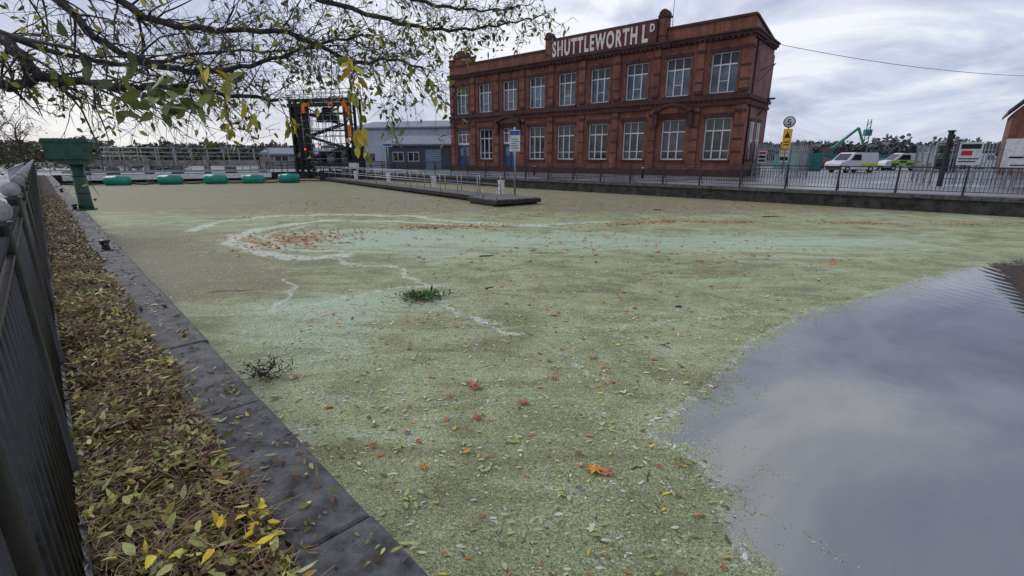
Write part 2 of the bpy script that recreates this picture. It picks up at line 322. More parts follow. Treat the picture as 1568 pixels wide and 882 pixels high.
for cxp,cyp in ((-.72,2.72),(-.2,3.05),(.35,2.75),(.05,3.4),(-.05,2.45),(.8,3.6),(-.9,3.3),(.5,2.4),(-1.2,3.9),(1.1,4.2),(-.6,2.3)):
    k=random.randint(5,8); p=np.c_[rng.normal(cxp,.035,k),rng.normal(cyp,.035,k),rng.uniform(.006,.015,k)]; a0=random.uniform(0,6.28); th_=a0+rng.normal(0,.8,k); ln=rng.uniform(.05,.085,k)
    leaves('leaf_cluster',p,np.c_[np.cos(th_),np.sin(th_),rng.uniform(0,.2,k)],np.tile([0,0,1.],(k,1)),ln,ln*.36,pick(k,[(.5,.55,.2),(.62,.62,.42),(.4,.46,.15)],[3,2,2]),LM,parent=fl)
pts=[]
for i in range(2600):
    k=random.randrange(len(DR)-1); t=random.random(); a,b_=DR[k],DR[k+1]; px=a[0]+(b_[0]-a[0])*t; py=a[1]+(b_[1]-a[1])*t
    if k>=4 and random.random()<.5: continue
    if mnoise.noise(Vector((px*.45,py*.6,31)))<random.uniform(-.35,.2): continue
    pts.append((px+random.gauss(0,.25),py+random.gauss(0,.5)*(.4+1.2*abs(mnoise.noise(Vector((px*.7,0,0)))))))
for i in range(560): pts.append((random.gauss(-6.1,.95),random.gauss(13.4,1.0)))
for i in range(1300): pts.append((random.uniform(-12,14),random.uniform(17.5,27)))
for i in range(620): pts.append((random.uniform(-3,8),random.uniform(2.5,15)))
pts=np.array(pts); pts=pts[(((pts[:,0]-1.1)*.715+pts[:,1]*.699)>.15)&(((pts[:,0]-2.2)*.686+(pts[:,1]-35)*.727)<-.3)&(poly_sd(pts,edge)>.1)]
n=len(pts); th_=rng.uniform(0,6.28,n); ln=rng.uniform(.06,.13,n)*np.where(pts[:,1]<10,.62,1)
leaves('drifted_leaves',np.c_[pts,np.full(n,.008)],np.c_[np.cos(th_),np.sin(th_),rng.uniform(0,.2,n)],np.tile([0,0,1.],(n,1)),ln,ln*rng.uniform(.5,.8,n),
  pick(n,[(.62,.2,.04),(.5,.1,.04),(.68,.33,.05),(.2,.09,.05),(.7,.5,.07)],[3.5,3,2,2.5,1]),LM,parent=fl)
mb=MB()
def maple(c,r,rot,m,z=.012):
    out=[]
    for k in range(14):
        a=rot+2*math.pi*k/14; rr=r*([1,.42,.85,.4,.8,.38,.55,.2,.55,.38,.8,.4,.85,.42][k]); out.append((c[0]+rr*math.cos(a),c[1]+rr*math.sin(a),z+random.uniform(0,.018)))
    k=len(out); mb.add(out+[(c[0],c[1],z+.004)],[(i,(i+1)%k,k) for i in range(k)],m)
for (x,y,r,mm) in [(.62,6.6,.085,1),(-.42,4.38,.1,2),(-.36,4.3,.08,0),(.1,4.02,.09,2),(-.31,3.72,.08,0),(-.67,3.05,.055,1),(.62,3.02,.1,1),(.7,2.97,.085,2),(.95,5.05,.08,2),(.45,4.5,.06,0),(3.6,8.2,.08,1),(3.2,9.2,.08,0),(4.6,9.0,.07,0),(1.9,6.9,.06,2),(-.9,3.5,.05,2),(5.0,10.3,.1,1),(2,11,.09,0)]:
    maple((x,y),r,random.uniform(0,6),mm)
mb.obj('maple_leaves',[mat('maple_red',(.46,.11,.07),.6,var=.4,scale=25),mat('maple_orange',(.68,.32,.05),.6,var=.3,scale=25),mat('maple_pink',(.52,.2,.13),.6,var=.3,scale=25)],fl)

bark=mat('bark',(.07,.06,.052),.85,var=.5,scale=14,bump=.4,bscale=60)
twigm=mat('twig',(.07,.06,.05),.8,var=.3,scale=20)
pc=group('floating_plant')
n=320; c=np.c_[rng.normal(-1.5,.17,n),rng.normal(7.45,.12,n),rng.uniform(.01,.1,n)]; dr=rng.normal(0,1,(n,3)); dr[:,2]=abs(dr[:,2])*.5
ln=rng.uniform(.05,.1,n); leaves('plant_leaves',c,dr,np.tile([0,0,1.],(n,1))+rng.normal(0,.3,(n,3)),ln,ln*.4,pick(n,[(.06,.15,.02),(.12,.24,.04),(.04,.08,.02)],[3,2,2]),LM,parent=pc)
mb=MB()
for i in range(9):
    a=random.uniform(0,6.28); mb.tube([(-1.5,7.45,.02),(-1.5+.2*math.cos(a),7.45+.15*math.sin(a),.07),(-1.5+.35*math.cos(a),7.45+.3*math.sin(a),.02)],.006,0,4)
mb.obj('stems',[twigm],pc)
mb=MB()
for (x,y,l,r,a) in [(-.6,10.9,.4,.03,.4),(.8,11.3,.75,.015,.1),(-.4,8.1,.22,.02,.8),(2.6,7,.12,.03,0),(1.9,5.4,.25,.01,-1),(1.95,5.5,.18,.008,.5),(-4.5,12.7,.35,.018,.2),(6.5,21,.5,.05,0),(10.2,18.5,.9,.04,-.2),(.95,3.05,.12,.007,.2),(1.0,2.95,.12,.006,1.2),(-4.8,7.9,.9,.01,.15)]:
    p=[(x+l*t*math.cos(a)+random.uniform(-.05,.05)*l,y+l*t*math.sin(a)+random.uniform(-.1,.1)*l,random.uniform(-.4,.3)*r) for t in (-.5,-.3,-.1,.1,.3,.5)]
    mb.tube(p,[r*.4,r,r*.8,r*1.1,r*.7,r*.3],0,6)
mb.obj('driftwood',[twigm])

# ------------------------------------------------------------ near quay
stone=mat('wet_stone',(.15,.15,.148),.66,var=.35,scale=7,bump=.7,bscale=35,col2=(.06,.06,.058),spec=.22)
wallm=mat('old_wall',(.05,.048,.042),.85,var=.5,scale=2.5,bump=.6,bscale=9)
qg=group('stone_quay'); mb=MB(); t=-12.
RZ=math.atan2(e.y,e.x)
while t<60:
    l=random.uniform(1.0,1.6); dz=random.uniform(-.006,.008); wv_=random.uniform(-.012,.012)
    c=.012; x0,x1=t+.003,t+l-.003; y0,y1=wv_,.46; z1=.705+dz
    vs=[(x0,y0,.45),(x1,y0,.45),(x1,y1,.45),(x0,y1,.45),(x0,y0,z1-c),(x1,y0,z1-c),(x1,y1,z1-c),(x0,y1,z1-c),(x0+c,y0+c*1.6,z1),(x1-c,y0+c*1.6,z1),(x1-c,y1-c,z1),(x0+c,y1-c,z1)]
    mb.add(vs,[(0,3,2,1),(0,1,5,4),(1,2,6,5),(2,3,7,6),(3,0,4,7),(4,5,9,8),(5,6,10,9),(6,7,11,10),(7,4,8,11),(8,9,10,11)])
    t+=l
mb.obj('coping_stones',[stone],qg,Q0,RZ)
mb=MB(); mb.box(-60,60,.04,.6,-1.5,.449); mb.box(-60,60,.465,.97,.45,.70); mb.obj('quay_wall',[wallm],qg,Q0,RZ)
def edge_w(t): return .36+.12*mnoise.noise(Vector((t*1.3,0,1)))+.05*mnoise.noise(Vector((t*5,0,1)))
def qh(t,wd):
    s1=max(0,min(1,(wd-edge_w(t)+.02)/.16)); s2=max(0,min(1,(1.02-wd)/.1))
    return .075*s1*s2*(.75+.9*mnoise.noise(Vector((t*2.2,wd*4,5))))+.012*mnoise.noise(Vector((t*14,wd*14,2)))*s1
mb=MB(); T=np.concatenate([np.arange(-3,6,.04),np.arange(6,60,.2)]); Wd=np.linspace(.25,1.08,22)
vs=[(t,w_,.698+qh(t,w_)) for t in T for w_ in Wd]; nw=len(Wd)
mb.add(vs,[(i*nw+j,(i+1)*nw+j,(i+1)*nw+j+1,i*nw+j+1) for i in range(len(T)-1) for j in range(nw-1)],0,True)
lit=group('fallen_leaves')
mb.obj('leaf_mould',[mat('leaf_mould',(.075,.05,.03),.85,var=.7,scale=22,bump=.9,bscale=70)],lit,Q0,RZ)
def litter(name,n,t0,t1,l0,l1,up,cols,ps,wr=(.3,1.02),asp=(.3,.45),power=1.,spread=.35,clump=0,cz=11,bias=0):
    tt=t0+(t1-t0)*rng.uniform(0,1,n)**power; ww=rng.uniform(*wr,n)
    if clump:
        k=np.array([mnoise.noise(Vector((a*clump,b_*clump,cz))) for a,b_ in zip(tt,ww)]); kk=rng.uniform(-.3,.3,n)<k+bias; tt=tt[kk];ww=ww[kk];n=len(tt)
    eg=np.array([edge_w(x) for x in tt])
    ww=np.where(rng.uniform(0,1,n)<.97,np.maximum(ww,eg+rng.uniform(0,.08,n)),rng.uniform(.05,.45,n))
    pos=[]
    for a,b_,g_ in zip(tt,ww,eg):
        p=Q(a,b_); pos.append((p.x,p.y,.71+max(0,qh(a,b_))+random.uniform(0,up)*(1 if b_>g_ else .1)))
    dr=rng.normal(0,1,(n,3)); dr[:,2]*=spread; nn=np.tile([0,0,1.],(n,1))+rng.normal(0,spread,(n,3))
    ln=rng.uniform(l0,l1,n)
    return leaves(name,pos,dr,nn,ln,ln*rng.uniform(*asp,n),pick(n,cols,ps,.4),LMB,.6,.4,lit)
LC=[(.4,.38,.14),(.27,.28,.07),(.21,.125,.065),(.11,.065,.04),(.48,.37,.1),(.26,.2,.07),(.33,.22,.11)]
litter('near_leaves',11000,-.2,4.5,.025,.06,.04,LC,[3.5,3,6,6,1.6,4,3],power=.8)
litter('far_leaves',19000,3.5,28,.035,.065,.035,LC,[3,2,7,7,1,4,3],power=1.2)
litter('yellow_green_leaves',8500,-.1,9,.035,.075,.055,[(.5,.5,.18),(.38,.42,.1),(.6,.5,.13),(.29,.32,.09)],[4,4,3,2],spread=.4,clump=1.7,power=.9,bias=-.05)
litter('bright_leaves',1100,.2,2.8,.045,.085,.07,[(.88,.64,.04),(.66,.64,.17),(.58,.58,.2),(.9,.65,.05)],[4,2.5,2,3],spread=.25,clump=1.5,cz=3,bias=.12)
litter('brown_leaves',3800,-.2,8,.035,.07,.06,[(.12,.065,.036),(.2,.11,.055),(.26,.15,.075)],[3,3,2],asp=(.35,.65),clump=2.,cz=30,power=.9,spread=.5)
mb=MB()
for i in range(9000):
    a=random.uniform(0,1)**1.2*10-.2; b_=random.uniform(.36,1.0)
    if mnoise.noise(Vector((a*1.5,b_*1.5,20)))<random.uniform(-.35,.25): continue
    p=Q(a,b_,.745+max(0,qh(a,b_))); th_=random.uniform(0,6.28); l=random.uniform(.05,.2)
    d=Vector((math.cos(th_),math.sin(th_),random.uniform(-.1,.25)))*l; bend=Vector((random.uniform(-.025,.025),random.uniform(-.025,.025),random.uniform(0,.03)))
    mb.tube([p,p+d*.5+bend,p+d],[.0019,.0016,.0009],0 if random.random()<.65 else 1,3,False)
mb.obj('leaf_stalks',[mat('stalk',(.5,.38,.19),.6,scale=10),mat('stalk_dark',(.17,.1,.055),.6,scale=10)],lit)
mb=MB(); base_=Vector((-2.62,4.55,.02))
for i in range(26):
    d=Vector((random.gauss(0,.12),random.gauss(0,.12),random.uniform(.02,.2)))
    p=base_+d*.5+Vector((random.gauss(0,.04),random.gauss(0,.04),0)); mb.tube([base_+d*.1,p,base_+d],[.004,.003,.0015],0,4)
    for j in range(5): q_=base_+d*random.uniform(.4,1); mb.tube([q_,q_+Vector((random.gauss(0,.03),random.gauss(0,.03),random.gauss(.0,.03)))],[.006,.002],0,4)
mb.obj('dead_sprig',[mat('sprig',(.08,.045,.04),.8,scale=20)])

iron=mat('black_iron',(.018,.018,.02),.42,0,var=.5,scale=12,bump=.15,bscale=50,spec=.6)
def bollard(t):
    mb=MB(); mb.box(-.17,.17,-.09,.09,0,.025); mb.tube([(0,0,.02),(0,0,.05),(0,0,.11),(0,0,.14),(0,0,.17),(0,0,.185)],[.075,.055,.05,.075,.08,.04],0,14)
    mb.tube([(-.13,0,.1),(0,0,.115),(.13,0,.1)],.022,0,8)
    for x in (-.13,.13): mb.ball((x,0,.1),.03,0,8,5)
    p=Q(t,.2,.70); mb.obj('mooring_bollard',[iron],None,p,RZ)
bollard(11.45); bollard(20.5); bollard(31)

# ------------------------------------------------------------ near iron railing
rg=group('iron_railing'); mb=MB(); FW=.94
mb.box(-6,58,FW-.025,FW+.025,.80,.83,0); mb.box(-6,58,FW-.022,FW+.022,1.86,1.875,0)
mb.tube([(-6,FW,1.93),(58,FW,1.93)],.02,0,8)
t=-6
while t<34:
    mb.cyl((t,FW,.83),(t,FW,1.86),.0085,0,6); t+=.125
while t<58: mb.box(t-.008,t+.008,FW-.008,FW+.008,.83,1.86); t+=.16
t=-5.2
while t<58:
    mb.tube([(t,FW,.68),(t,FW,.74),(t,FW,.76),(t,FW,1.98),(t,FW,2.0)],[.06,.055,.032,.032,.045],0,10); mb.ball((t,FW,2.045),.05,1,12,8)
    mb.beam((t,FW,1.5),(t,FW+.45,.72),.02,.02,0); t+=1.75
mb.obj('railing_bars',[iron,mat('weathered_finial',(.36,.37,.36),.7,scale=30)],rg,Q0,RZ)

# ------------------------------------------------------------ green sluice pedestal
gpm=mat('green_paint',(.022,.08,.05),.45,var=.35,scale=4,bump=.1)
mb=MB(); mb.cyl((0,0,0),(0,0,.04),.26,0,16); mb.tube([(0,0,.04),(0,0,.2),(0,0,1.35)],[.19,.17,.16],0,16)
mb.box(-.55,.5,-.32,.32,1.5,1.98); mb.prism([(-.6,1.98),(.55,1.98),(.5,2.08),(-.55,2.08)],-.36,.36,0); mb.prism([(-.25,1.35),(.25,1.35),(.45,1.5),(-.5,1.5)],-.25,.25,0)
mb.cyl((.5,0,1.72),(.62,0,1.72),.07,1,10); mb.cyl((-.7,-.1,1.7),(-.55,-.1,1.7),.05,1,10)
for z in (.5,1.0): mb.tube([(0,0,z),(0,0,z+.03)],.175,1,16)
mb.obj('sluice_gear_pedestal',[gpm,iron],None,(-13.0,14.5,.7),math.radians(20))

# ------------------------------------------------------------ far quay wall and railing
fg=group('far_quay_wall'); RF=math.atan2(fw.y,fw.x)
mb=MB(); mb.box(-31,80,0,.9,-1.5,.56,0); 
t=-31.
while t<80:
    mb.box(t+.01,t+1.49,-.07,.5,.56,.72+random.uniform(-.01,.01),1); t+=1.5
mb.obj('wall',[wallm,mat('coping',(.11,.105,.1),.7,var=.4,scale=3,bump=.4,bscale=14)],fg,F0,RF)
mb=MB()
for a,b_ in ((Q(60,0),E1),(E1,E2)): mb.beam((a.x,a.y,.0),(b_.x,b_.y,.0),.8,1.46,0)
mb.obj('basin_end_wall',[wallm],fg)
mb=MB(); t=-26.
mb.box(-26,80,.18,.23,1.82,1.87); mb.box(-26,80,.19,.22,.86,.89); mb.box(-26,80,.19,.22,1.68,1.71)
while t<80:
    mb.box(t-.009,t+.009,.196,.214,.89,1.68); t+=.135
t=-26
while t<80:
    mb.box(t-.04,t+.04,.165,.245,.7,1.9); mb.beam((t,.25,1.5),(t,.7,.75),.03,.03); t+=2.2
mb.obj('quay_railing',[iron],None,F0,RF)
# ------------------------------------------------------------ pontoon walkway with galvanised rails
galv=mat('galvanised_steel',(.34,.36,.38),.45,.6,var=.2,scale=6); white=mat('white_paint',(.68,.68,.65),.5,var=.15,scale=5)
deckm=mat('timber_deck',(.16,.15,.135),.7,var=.4,scale=8,bump=.4); dark=mat('dark_timber',(.035,.032,.028),.8,var=.4,scale=4)
A0=Vector((-1.2,25.2,0)); A1=Vector((-19.9,50.8,0)); ad=(A1-A0); LJ=ad.length; RJ=math.atan2(ad.y,ad.x)
jt=group('floating_jetty',A0,RJ)
mb=MB(); x=0.
while x<LJ: mb.box(x+.006,x+.134,-.75,.75,.30,.335); x+=.14
mb.box(0,LJ,-.72,-.6,.12,.298,1); mb.box(0,LJ,.6,.72,.12,.298,1)
x=1
while x<LJ: mb.box(x,x+1.6,-.55,.55,-.2,.2,1); x+=4
mb.box(-2.6,-.02,-1.3,1.3,.28,.33,0); mb.box(-2.65,-.03,-1.35,1.35,.1,.278,1)
for y in (-1.1,0,1.1): mb.box(-2.4,-.2,y-.2,y+.2,-.2,.098,1)
mb.obj('deck',[deckm,dark],jt)
mb=MB()
for y in (-.72,.72):
    for z in (.85,1.35): mb.tube([(0,y,z),(LJ,y,z)],.024,0,6)
    x=0.
    while x<=LJ: mb.tube([(x,y,.3),(x,y,1.35)],.024,0,6); x+=2.05
for x in (-2.5,-1.3):
    mb.tube([(x,1.22,.3),(x,1.22,.75)],.03,0,6)
mb.obj('handrails',[galv],jt)
mb=MB(); x=.2
while x<LJ+1:
    mb.box(x-.12,x+.12,-1.03,-.79,-.6,1.0,0); mb.box(x-.14,x+.14,-1.05,-.77,1.0,1.06,0); mb.box(x-.125,x+.125,-1.035,-.785,-.6,.25,1); x+=7.9
mb.obj('mooring_posts',[white,dark],jt)
blue=mat('sign_blue',(.03,.1,.35),.4,var=.1)
mb=MB(); mb.cyl((0,0,.3),(0,0,3.75),.045,0,10); mb.box(-.27,.27,-.07,-.045,2.55,3.6,1); mb.box(-.25,.25,-.076,-.0705,3.35,3.57,2)
for i in range(5): mb.box(-.2,.2-.06*(i%3),-.076,-.0705,2.7+i*.11,2.74+i*.11,2)
mb.obj('information_sign',[galv,white,blue],None,(.15,25.4,0),math.radians(-5))
# ------------------------------------------------------------ green floating boom
bo=group('floating_boom'); gfl=mat('green_float',(.012,.24,.17),.4,var=.15,scale=2,spec=.5)
mb=MB()
ps=[(-33.0,40.3),(-29.5,41.6),(-26.2,42.6),(-23.3,43.4),(-20.5,44.4)]
for x,y in ps:
    d=Vector((.93,.36,random.uniform(-.02,.02))).normalized(); c=Vector((x,y,.36+random.uniform(-.03,.03))); 
    mb.tube([c-d*.92,c-d*.87,c-d*.7,c-d*.25,c-d*.24,c+d*.24,c+d*.25,c+d*.7,c+d*.87,c+d*.92],[.1,.33,.42,.43,.45,.45,.43,.42,.33,.1],0,16)
allp=[Vector((-38.5,38.6,.25))]+[Vector((x,y,.2)) for x,y in ps]+[Vector((-14.5,47.5,.3))]
for a,b_ in zip(allp[:-1],allp[1:]): mb.tube([a,(a+b_)/2-Vector((0,0,.15)),b_],.06,1,6)
mb.obj('floats',[gfl,dark],bo)

# ------------------------------------------------------------ weir footbridge
ironp=mat('grey_steel',(.16,.17,.18),.6,.2,var=.35,scale=3); conc=mat('concrete',(.27,.26,.245),.8,var=.35,scale=2,bump=.3)
B0=Vector((-39.5,43,0)); B1=Vector((-25.5,51,0)); bd=B1-B0; LB=bd.length
br_=group('weir_footbridge',B0,math.atan2(bd.y,bd.x)); mb=MB()
mb.box(0,LB,-.9,.9,1.75,1.9,2); mb.box(0,LB,-1.0,-.88,1.45,2.0,3); mb.box(0,LB,.88,1.0,1.5,2.0,0)
for y in (-.95,.95):
    for z in (2.35,2.7,3.1): mb.tube([(0,y,z),(LB,y,z)],.04,1,6)
    x=0.
    while x<=LB+.1: mb.box(x-.04,x+.04,y-.04,y+.04,2.0,3.12,1); x+=1.35
for x in (1.2,5.9,10.6,LB-.6):
    mb.box(x-.22,x+.22,-1.35,-1.02,-.5,2.3,3); mb.box(x-.25,x+.25,-1.0,1.0,-.5,1.44,3)
mb.box(0,LB,-1.9,-1.65,.3,.75,4); mb.box(0,LB,-1.6,-1.42,.9,1.1,1)
for x in (3.4,8.2,12.6): mb.box(x-.5,x+.5,-1.3,-1.15,.2,1.4,0); mb.box(x-.04,x+.04,-1.3,-1.2,1.45,3.2,1); mb.box(x-.3,x+.3,-1.4,-1.1,3.2,3.45,0)
mb.obj('bridge_frame',[ironp,galv,deckm,conc,white],br_)

# ------------------------------------------------------------ lock gantry
blk=mat('black_steel',(.02,.02,.022),.5,.2,var=.4,scale=4); org=mat('orange_paint',(.85,.2,.02),.5,var=.15); yelb=mat('yellow_paint',(.75,.5,.03),.5,var=.15)
gt=group('lift_gate_gantry',(-23.8,55,.7),math.radians(-14)); mb=MB(); H=7.5
for x in (0,6.6):
    for dx,dy in ((-.35,-.35),(.35,-.35),(-.35,1.6),(.35,1.6)): mb.box(x+dx-.12,x+dx+.12,dy-.12,dy+.12,0,H,0)
    for z in np.arange(0,H-.5,1.2):
        mb.beam((x-.35,-.35,z),(x+.35,-.35,z+1.2),.08,.08); mb.beam((x-.35,1.6,z),(x-.35,-.35,z+1.2),.08,.08); mb.box(x-.35,x+.35,-.4,-.3,z,z+.1)
mb.box(-.42,.42,-.2,1.5,.2,6.9,0); mb.box(6.2,7.0,-.2,1.5,.2,2.6,0)
mb.box(-.6,7.2,-.5,1.8,H,H+.15,0); mb.box(-.6,7.2,-.55,-.4,H-.7,H-.3,0)
mb.box(.4,6.2,.2,.4,H-1.5,H-1.3,0); mb.box(.4,6.2,.2,.4,4.3,4.45,0)
mb.beam((-.4,-.45,H),(3.2,-.45,H-1.4),.1,.12); mb.beam((7,-.45,H),(3.4,-.45,H-1.4),.1,.12)
for z in (H+.55,H+1.0):
    for y in (-.5,1.75): mb.tube([(-.6,y,z),(7.2,y,z)],.03,0,5)
for x in np.arange(-.6,7.3,1.1):
    for y in (-.5,1.75): mb.tube([(x,y,H+.1),(x,y,H+1.02)],.03,0,5)
for x in np.arange(.9,6.3,.9):
    for y in (-.3,1.3): mb.tube([(x,y,0),(x,y,H-.3)],.035,1,5)
for z in np.arange(.6,H-.4,.8):
    for y in (-.3,1.3): mb.tube([(.5,y,z),(6.2,y,z)],.03,1,5)
for k in range(5):
    z=.2+k*1.2; x0,x1=(1,5.4) if k%2 else (5.4,1); mb.beam((x0,.0,z),(x1,.0,z+1.2),.06,.18,0); mb.beam((x0,.8,z),(x1,.8,z+1.2),.06,.18,0)
    for j in range(8): xx=x0+(x1-x0)*j/8; mb.box(xx-.12,xx+.12,0,.8,z+1.2*j/8,z+1.2*j/8+.03,1)
for x in (1.4,3.3,5.2): mb.box(x,x+1.1,1.28,1.34,.4,2.2,0)
mb.box(2.2,4.6,.5,1.2,H-2.2,H-1.5,0); mb.cyl((3.4,.3,H-1.0),(3.4,1.4,H-1.0),.35,0,12); mb.tube([(3.0,.3,H-1),(3.0,.3,.5)],.03,0,5); mb.tube([(3.8,.3,H-1),(3.8,.3,.5)],.03,0,5)
for x,z,w_,h_,mi in ((1.5,H-.8,.16,.55,2),(2.0,H-.5,.35,.16,2),(4.9,H-.5,.3,.14,2),(6.5,H-.55,.24,.32,2),(6.8,H-1.4,.15,.6,2),(6.9,H-3.2,.18,.55,2),(.2,H-3.0,.1,.4,3),(6.6,H-4.2,.16,.2,3)): mb.box(x-w_,x+w_,-.75,-.57,z-h_,z+h_,mi)
mb.obj('gantry_frame',[blk,galv,org,yelb],gt)
mb=MB(); mb.cyl((0,0,0),(0,0,2.6),.05,0,8); mb.box(-.16,.16,-.12,.12,1.7,2.6,0); mb.cyl((0,-.13,2.35),(0,-.16,2.35),.09,1,12); mb.cyl((0,-.13,1.95),(0,-.16,1.95),.09,0,12)
rl,ntx,bx=nt_new('red_lamp'); bx.inputs['Base Color'].default_value=(.7,.02,.02,1); bx.inputs['Emission Color'].default_value=(1,.05,.03,1); bx.inputs['Emission Strength'].default_value=2
mb.obj('lock_signal_light',[blk,rl],None,(-21.2,50.5,.7),math.radians(-20))
mb=MB(); mb.cyl((0,0,0),(0,0,1.7),.05,0,8); 
ring=[(.33*math.cos(a),-.1,1.35+.33*math.sin(a)) for a in np.linspace(0,2*math.pi,17)]; mb.tube(ring,.07,1,6,False)
mb.obj('life_ring_post',[galv,org],None,(-25.6,50.6,.7),math.radians(-20))
mb=MB()
def rail_run(pts,h=1.1,sp=1.3,z0=.7,r=.03,m=0,levels=(.4,.75,1.1)):
    for a,b_ in zip(pts[:-1],pts[1:]):
        a=Vector(a);b_=Vector(b_);n_=max(1,int((b_-a).length/sp))
        for lv in levels: mb.tube([(a.x,a.y,z0+lv),(b_.x,b_.y,z0+lv)],r,m,5)
        for i in range(n_+1):
            p=a.lerp(b_,i/n_); mb.tube([(p.x,p.y,z0),(p.x,p.y,z0+h)],r,m,5)
rail_run([(-27.5,51,0),(-21.5,52,0),(-17.5,51.8,0),(-13.2,50.5,0)]); rail_run([(-28,56,0),(-20,58,0)])
rail_run([(-26,49.8,0),(-20.5,50.6,0)],levels=(.5,1.0))
mb.obj('lock_railing',[blk])
mb=MB(); rail_run([Q(27,1.6),Q(60,1.6),(-40,60,0),(-30,62,0)],r=.03,sp=2)
mb.obj('galvanised_fence',[galv])
mb=MB(); mb.beam((-22,52.6,1.5),(-16.5,49.6,1.5),.35,.4,0); mb.beam((-16.5,49.6,1.5),(-15.6,49.1,1.5),.36,.42,1); mb.beam((-19,47.8,.2),(-15,48.6,.2),.25,1.6,0)
for t in (0,.5,1): mb.cyl((-22+t*5.5,52.6-t*3,.0),(-22+t*5.5,52.6-t*3,1.4),.12,0,8)
mb.obj('lock_gate',[blk,white])

# ------------------------------------------------------------ the brick mill
def brickmat(name,c1,c2,mort,sc=1.):
    m,nt,b=nt_new(name); tc=N(nt,'ShaderNodeTexCoord'); sp=N(nt,'ShaderNodeSeparateXYZ'); L(nt,tc.outputs['Object'],sp.inputs[0])
    cb=N(nt,'ShaderNodeCombineXYZ'); L(nt,math_(nt,'ADD',sp.outputs[0],sp.outputs[1]),cb.inputs[0]); L(nt,sp.outputs[2],cb.inputs[1])
    bk=N(nt,'ShaderNodeTexBrick'); L(nt,cb.outputs[0],bk.inputs[0]); bk.inputs['Scale'].default_value=1
    bk.inputs['Brick Width'].default_value=.225*sc; bk.inputs['Row Height'].default_value=.075*sc; bk.inputs['Mortar Size'].default_value=.008
    bk.inputs['Color1'].default_value=(*c1,1); bk.inputs['Color2'].default_value=(*c2,1); bk.inputs['Mortar'].default_value=(*mort,1)
    n=noise_(nt,.6,6,.65,tc.outputs['Object']); 
    mp_=N(nt,'ShaderNodeMapping'); mp_.inputs['Scale'].default_value=(2.5,2.5,.25); L(nt,tc.outputs['Object'],mp_.inputs[0]); n2=noise_(nt,1,5,.6,mp_.outputs[0])
    c=mixc(nt,.75,bk.outputs[0],ramp(nt,n.outputs[0],[(.33,(.22,)*3),(.65,(.63,)*3)]),'OVERLAY')
    c=mixc(nt,.7,c,ramp(nt,n2.outputs[0],[(.34,(.22,)*3),(.6,(.56,)*3)]),'OVERLAY')
    L(nt,c,b.inputs['Base Color']); b.inputs['Roughness'].default_value=.85
    bp=N(nt,'ShaderNodeBump'); bp.inputs['Strength'].default_value=.3; bp.inputs['Distance'].default_value=.01; L(nt,bk.outputs['Fac'],bp.inputs['Height']); bp.invert=True; L(nt,bp.outputs[0],b.inputs['Normal'])
    return m
brick=brickmat('red_brick',(.3,.092,.056),(.185,.058,.042),(.17,.12,.095))
brick2=brickmat('side_brick',(.31,.14,.12),(.23,.1,.085),(.23,.17,.15))
terra=mat('dark_terracotta',(.066,.024,.022),.7,var=.4,scale=1.5,bump=.2); slate=mat('slate_roof',(.08,.085,.09),.6,var=.3,scale=4)
terra2=mat('red_terracotta',(.19,.062,.044),.7,var=.4,scale=2,bump=.2)
frame=mat('window_frame',(.7,.71,.73),.45,var=.06); bluep=mat('blue_door',(.03,.09,.2),.45,var=.15)
def glassm(name,c1,c2,sc=.45,thr=(.4,.6)):
    m,nt,b=nt_new(name); tcx=N(nt,'ShaderNodeTexCoord'); n_=noise_(nt,sc,3,.6,tcx.outputs['Object'])
    L(nt,ramp(nt,n_.outputs[0],[(thr[0],c1),(thr[1],c2)]),b.inputs['Base Color']); b.inputs['Roughness'].default_value=.06; b.inputs['IOR'].default_value=1.5; return m
glass=glassm('window_glass',(.05,.07,.095),(.15,.21,.25)); dglass=glassm('dark_glass',(.015,.017,.02),(.04,.045,.05)); lglass=glassm('lower_glass',(.014,.016,.018),(.09,.105,.105),.7,(.45,.7))
LEN=33.5; DEP=6.6; RB=math.atan2(-.647,.762)
org_=Vector((18.1,39,0))+LEN*Vector((-.762,.647,0)); bl=group('brick_mill_building',(org_.x,org_.y,GZ),RB)
wc=[LEN-1.9-3.7*i for i in range(9)]; WW=1.05
wl=MB(); tr=MB(); wn=MB()
T_=.45
def opening(xc,z0,z1,hw,kind):
    y=.26
    wn.box(xc-hw,xc+hw,y+.06,y+.08,z0,z1,1 if kind=='up' else 4)
    fr=.085
    for a,b_ in ((xc-hw,xc-hw+fr),(xc+hw-fr,xc+hw)): wn.box(a,b_,y-.04,y+.06,z0,z1,0)
    wn.box(xc-hw+fr,xc+hw-fr,y-.04,y+.06,z0,z0+.1,0); wn.box(xc-hw+fr,xc+hw-fr,y-.04,y+.06,z1-.08,z1,0)
    zt=z0+(z1-z0)*.70
    wn.box(xc-hw+fr,xc+hw-fr,y-.035,y+.055,zt-.05,zt+.05,0)
    for dx in (-.36,.36): wn.box(xc+dx-.045,xc+dx+.045,y-.03,y+.05,z0+.1,zt-.05,0); wn.box(xc+dx-.025,xc+dx+.025,y-.03,y+.05,zt+.05,z1-.08,0)
    wn.box(xc-hw+fr,xc+hw-fr,y+.045,y+.058,zt+.04,z1-.07,2)
    if kind=='up': wn.box(xc-.315,xc+.315,y-.02,y+.05,z0+(zt-z0)*.42,z0+(zt-z0)*.42+.05,0)
    else: wn.box(xc-hw+fr,xc+hw-fr,y-.028,y+.05,z0+(zt-z0)*.30,z0+(zt-z0)*.30+.06,0)
Z=[(1.35,4.65),(6.5,9.5)]; TOP=10.6
edges=[0]
for xc in sorted(wc): edges+= [xc-WW,xc+WW]
edges.append(LEN)
for i in range(0,len(edges),2): wl.box(edges[i],edges[i+1],0,T_,0,TOP,0)
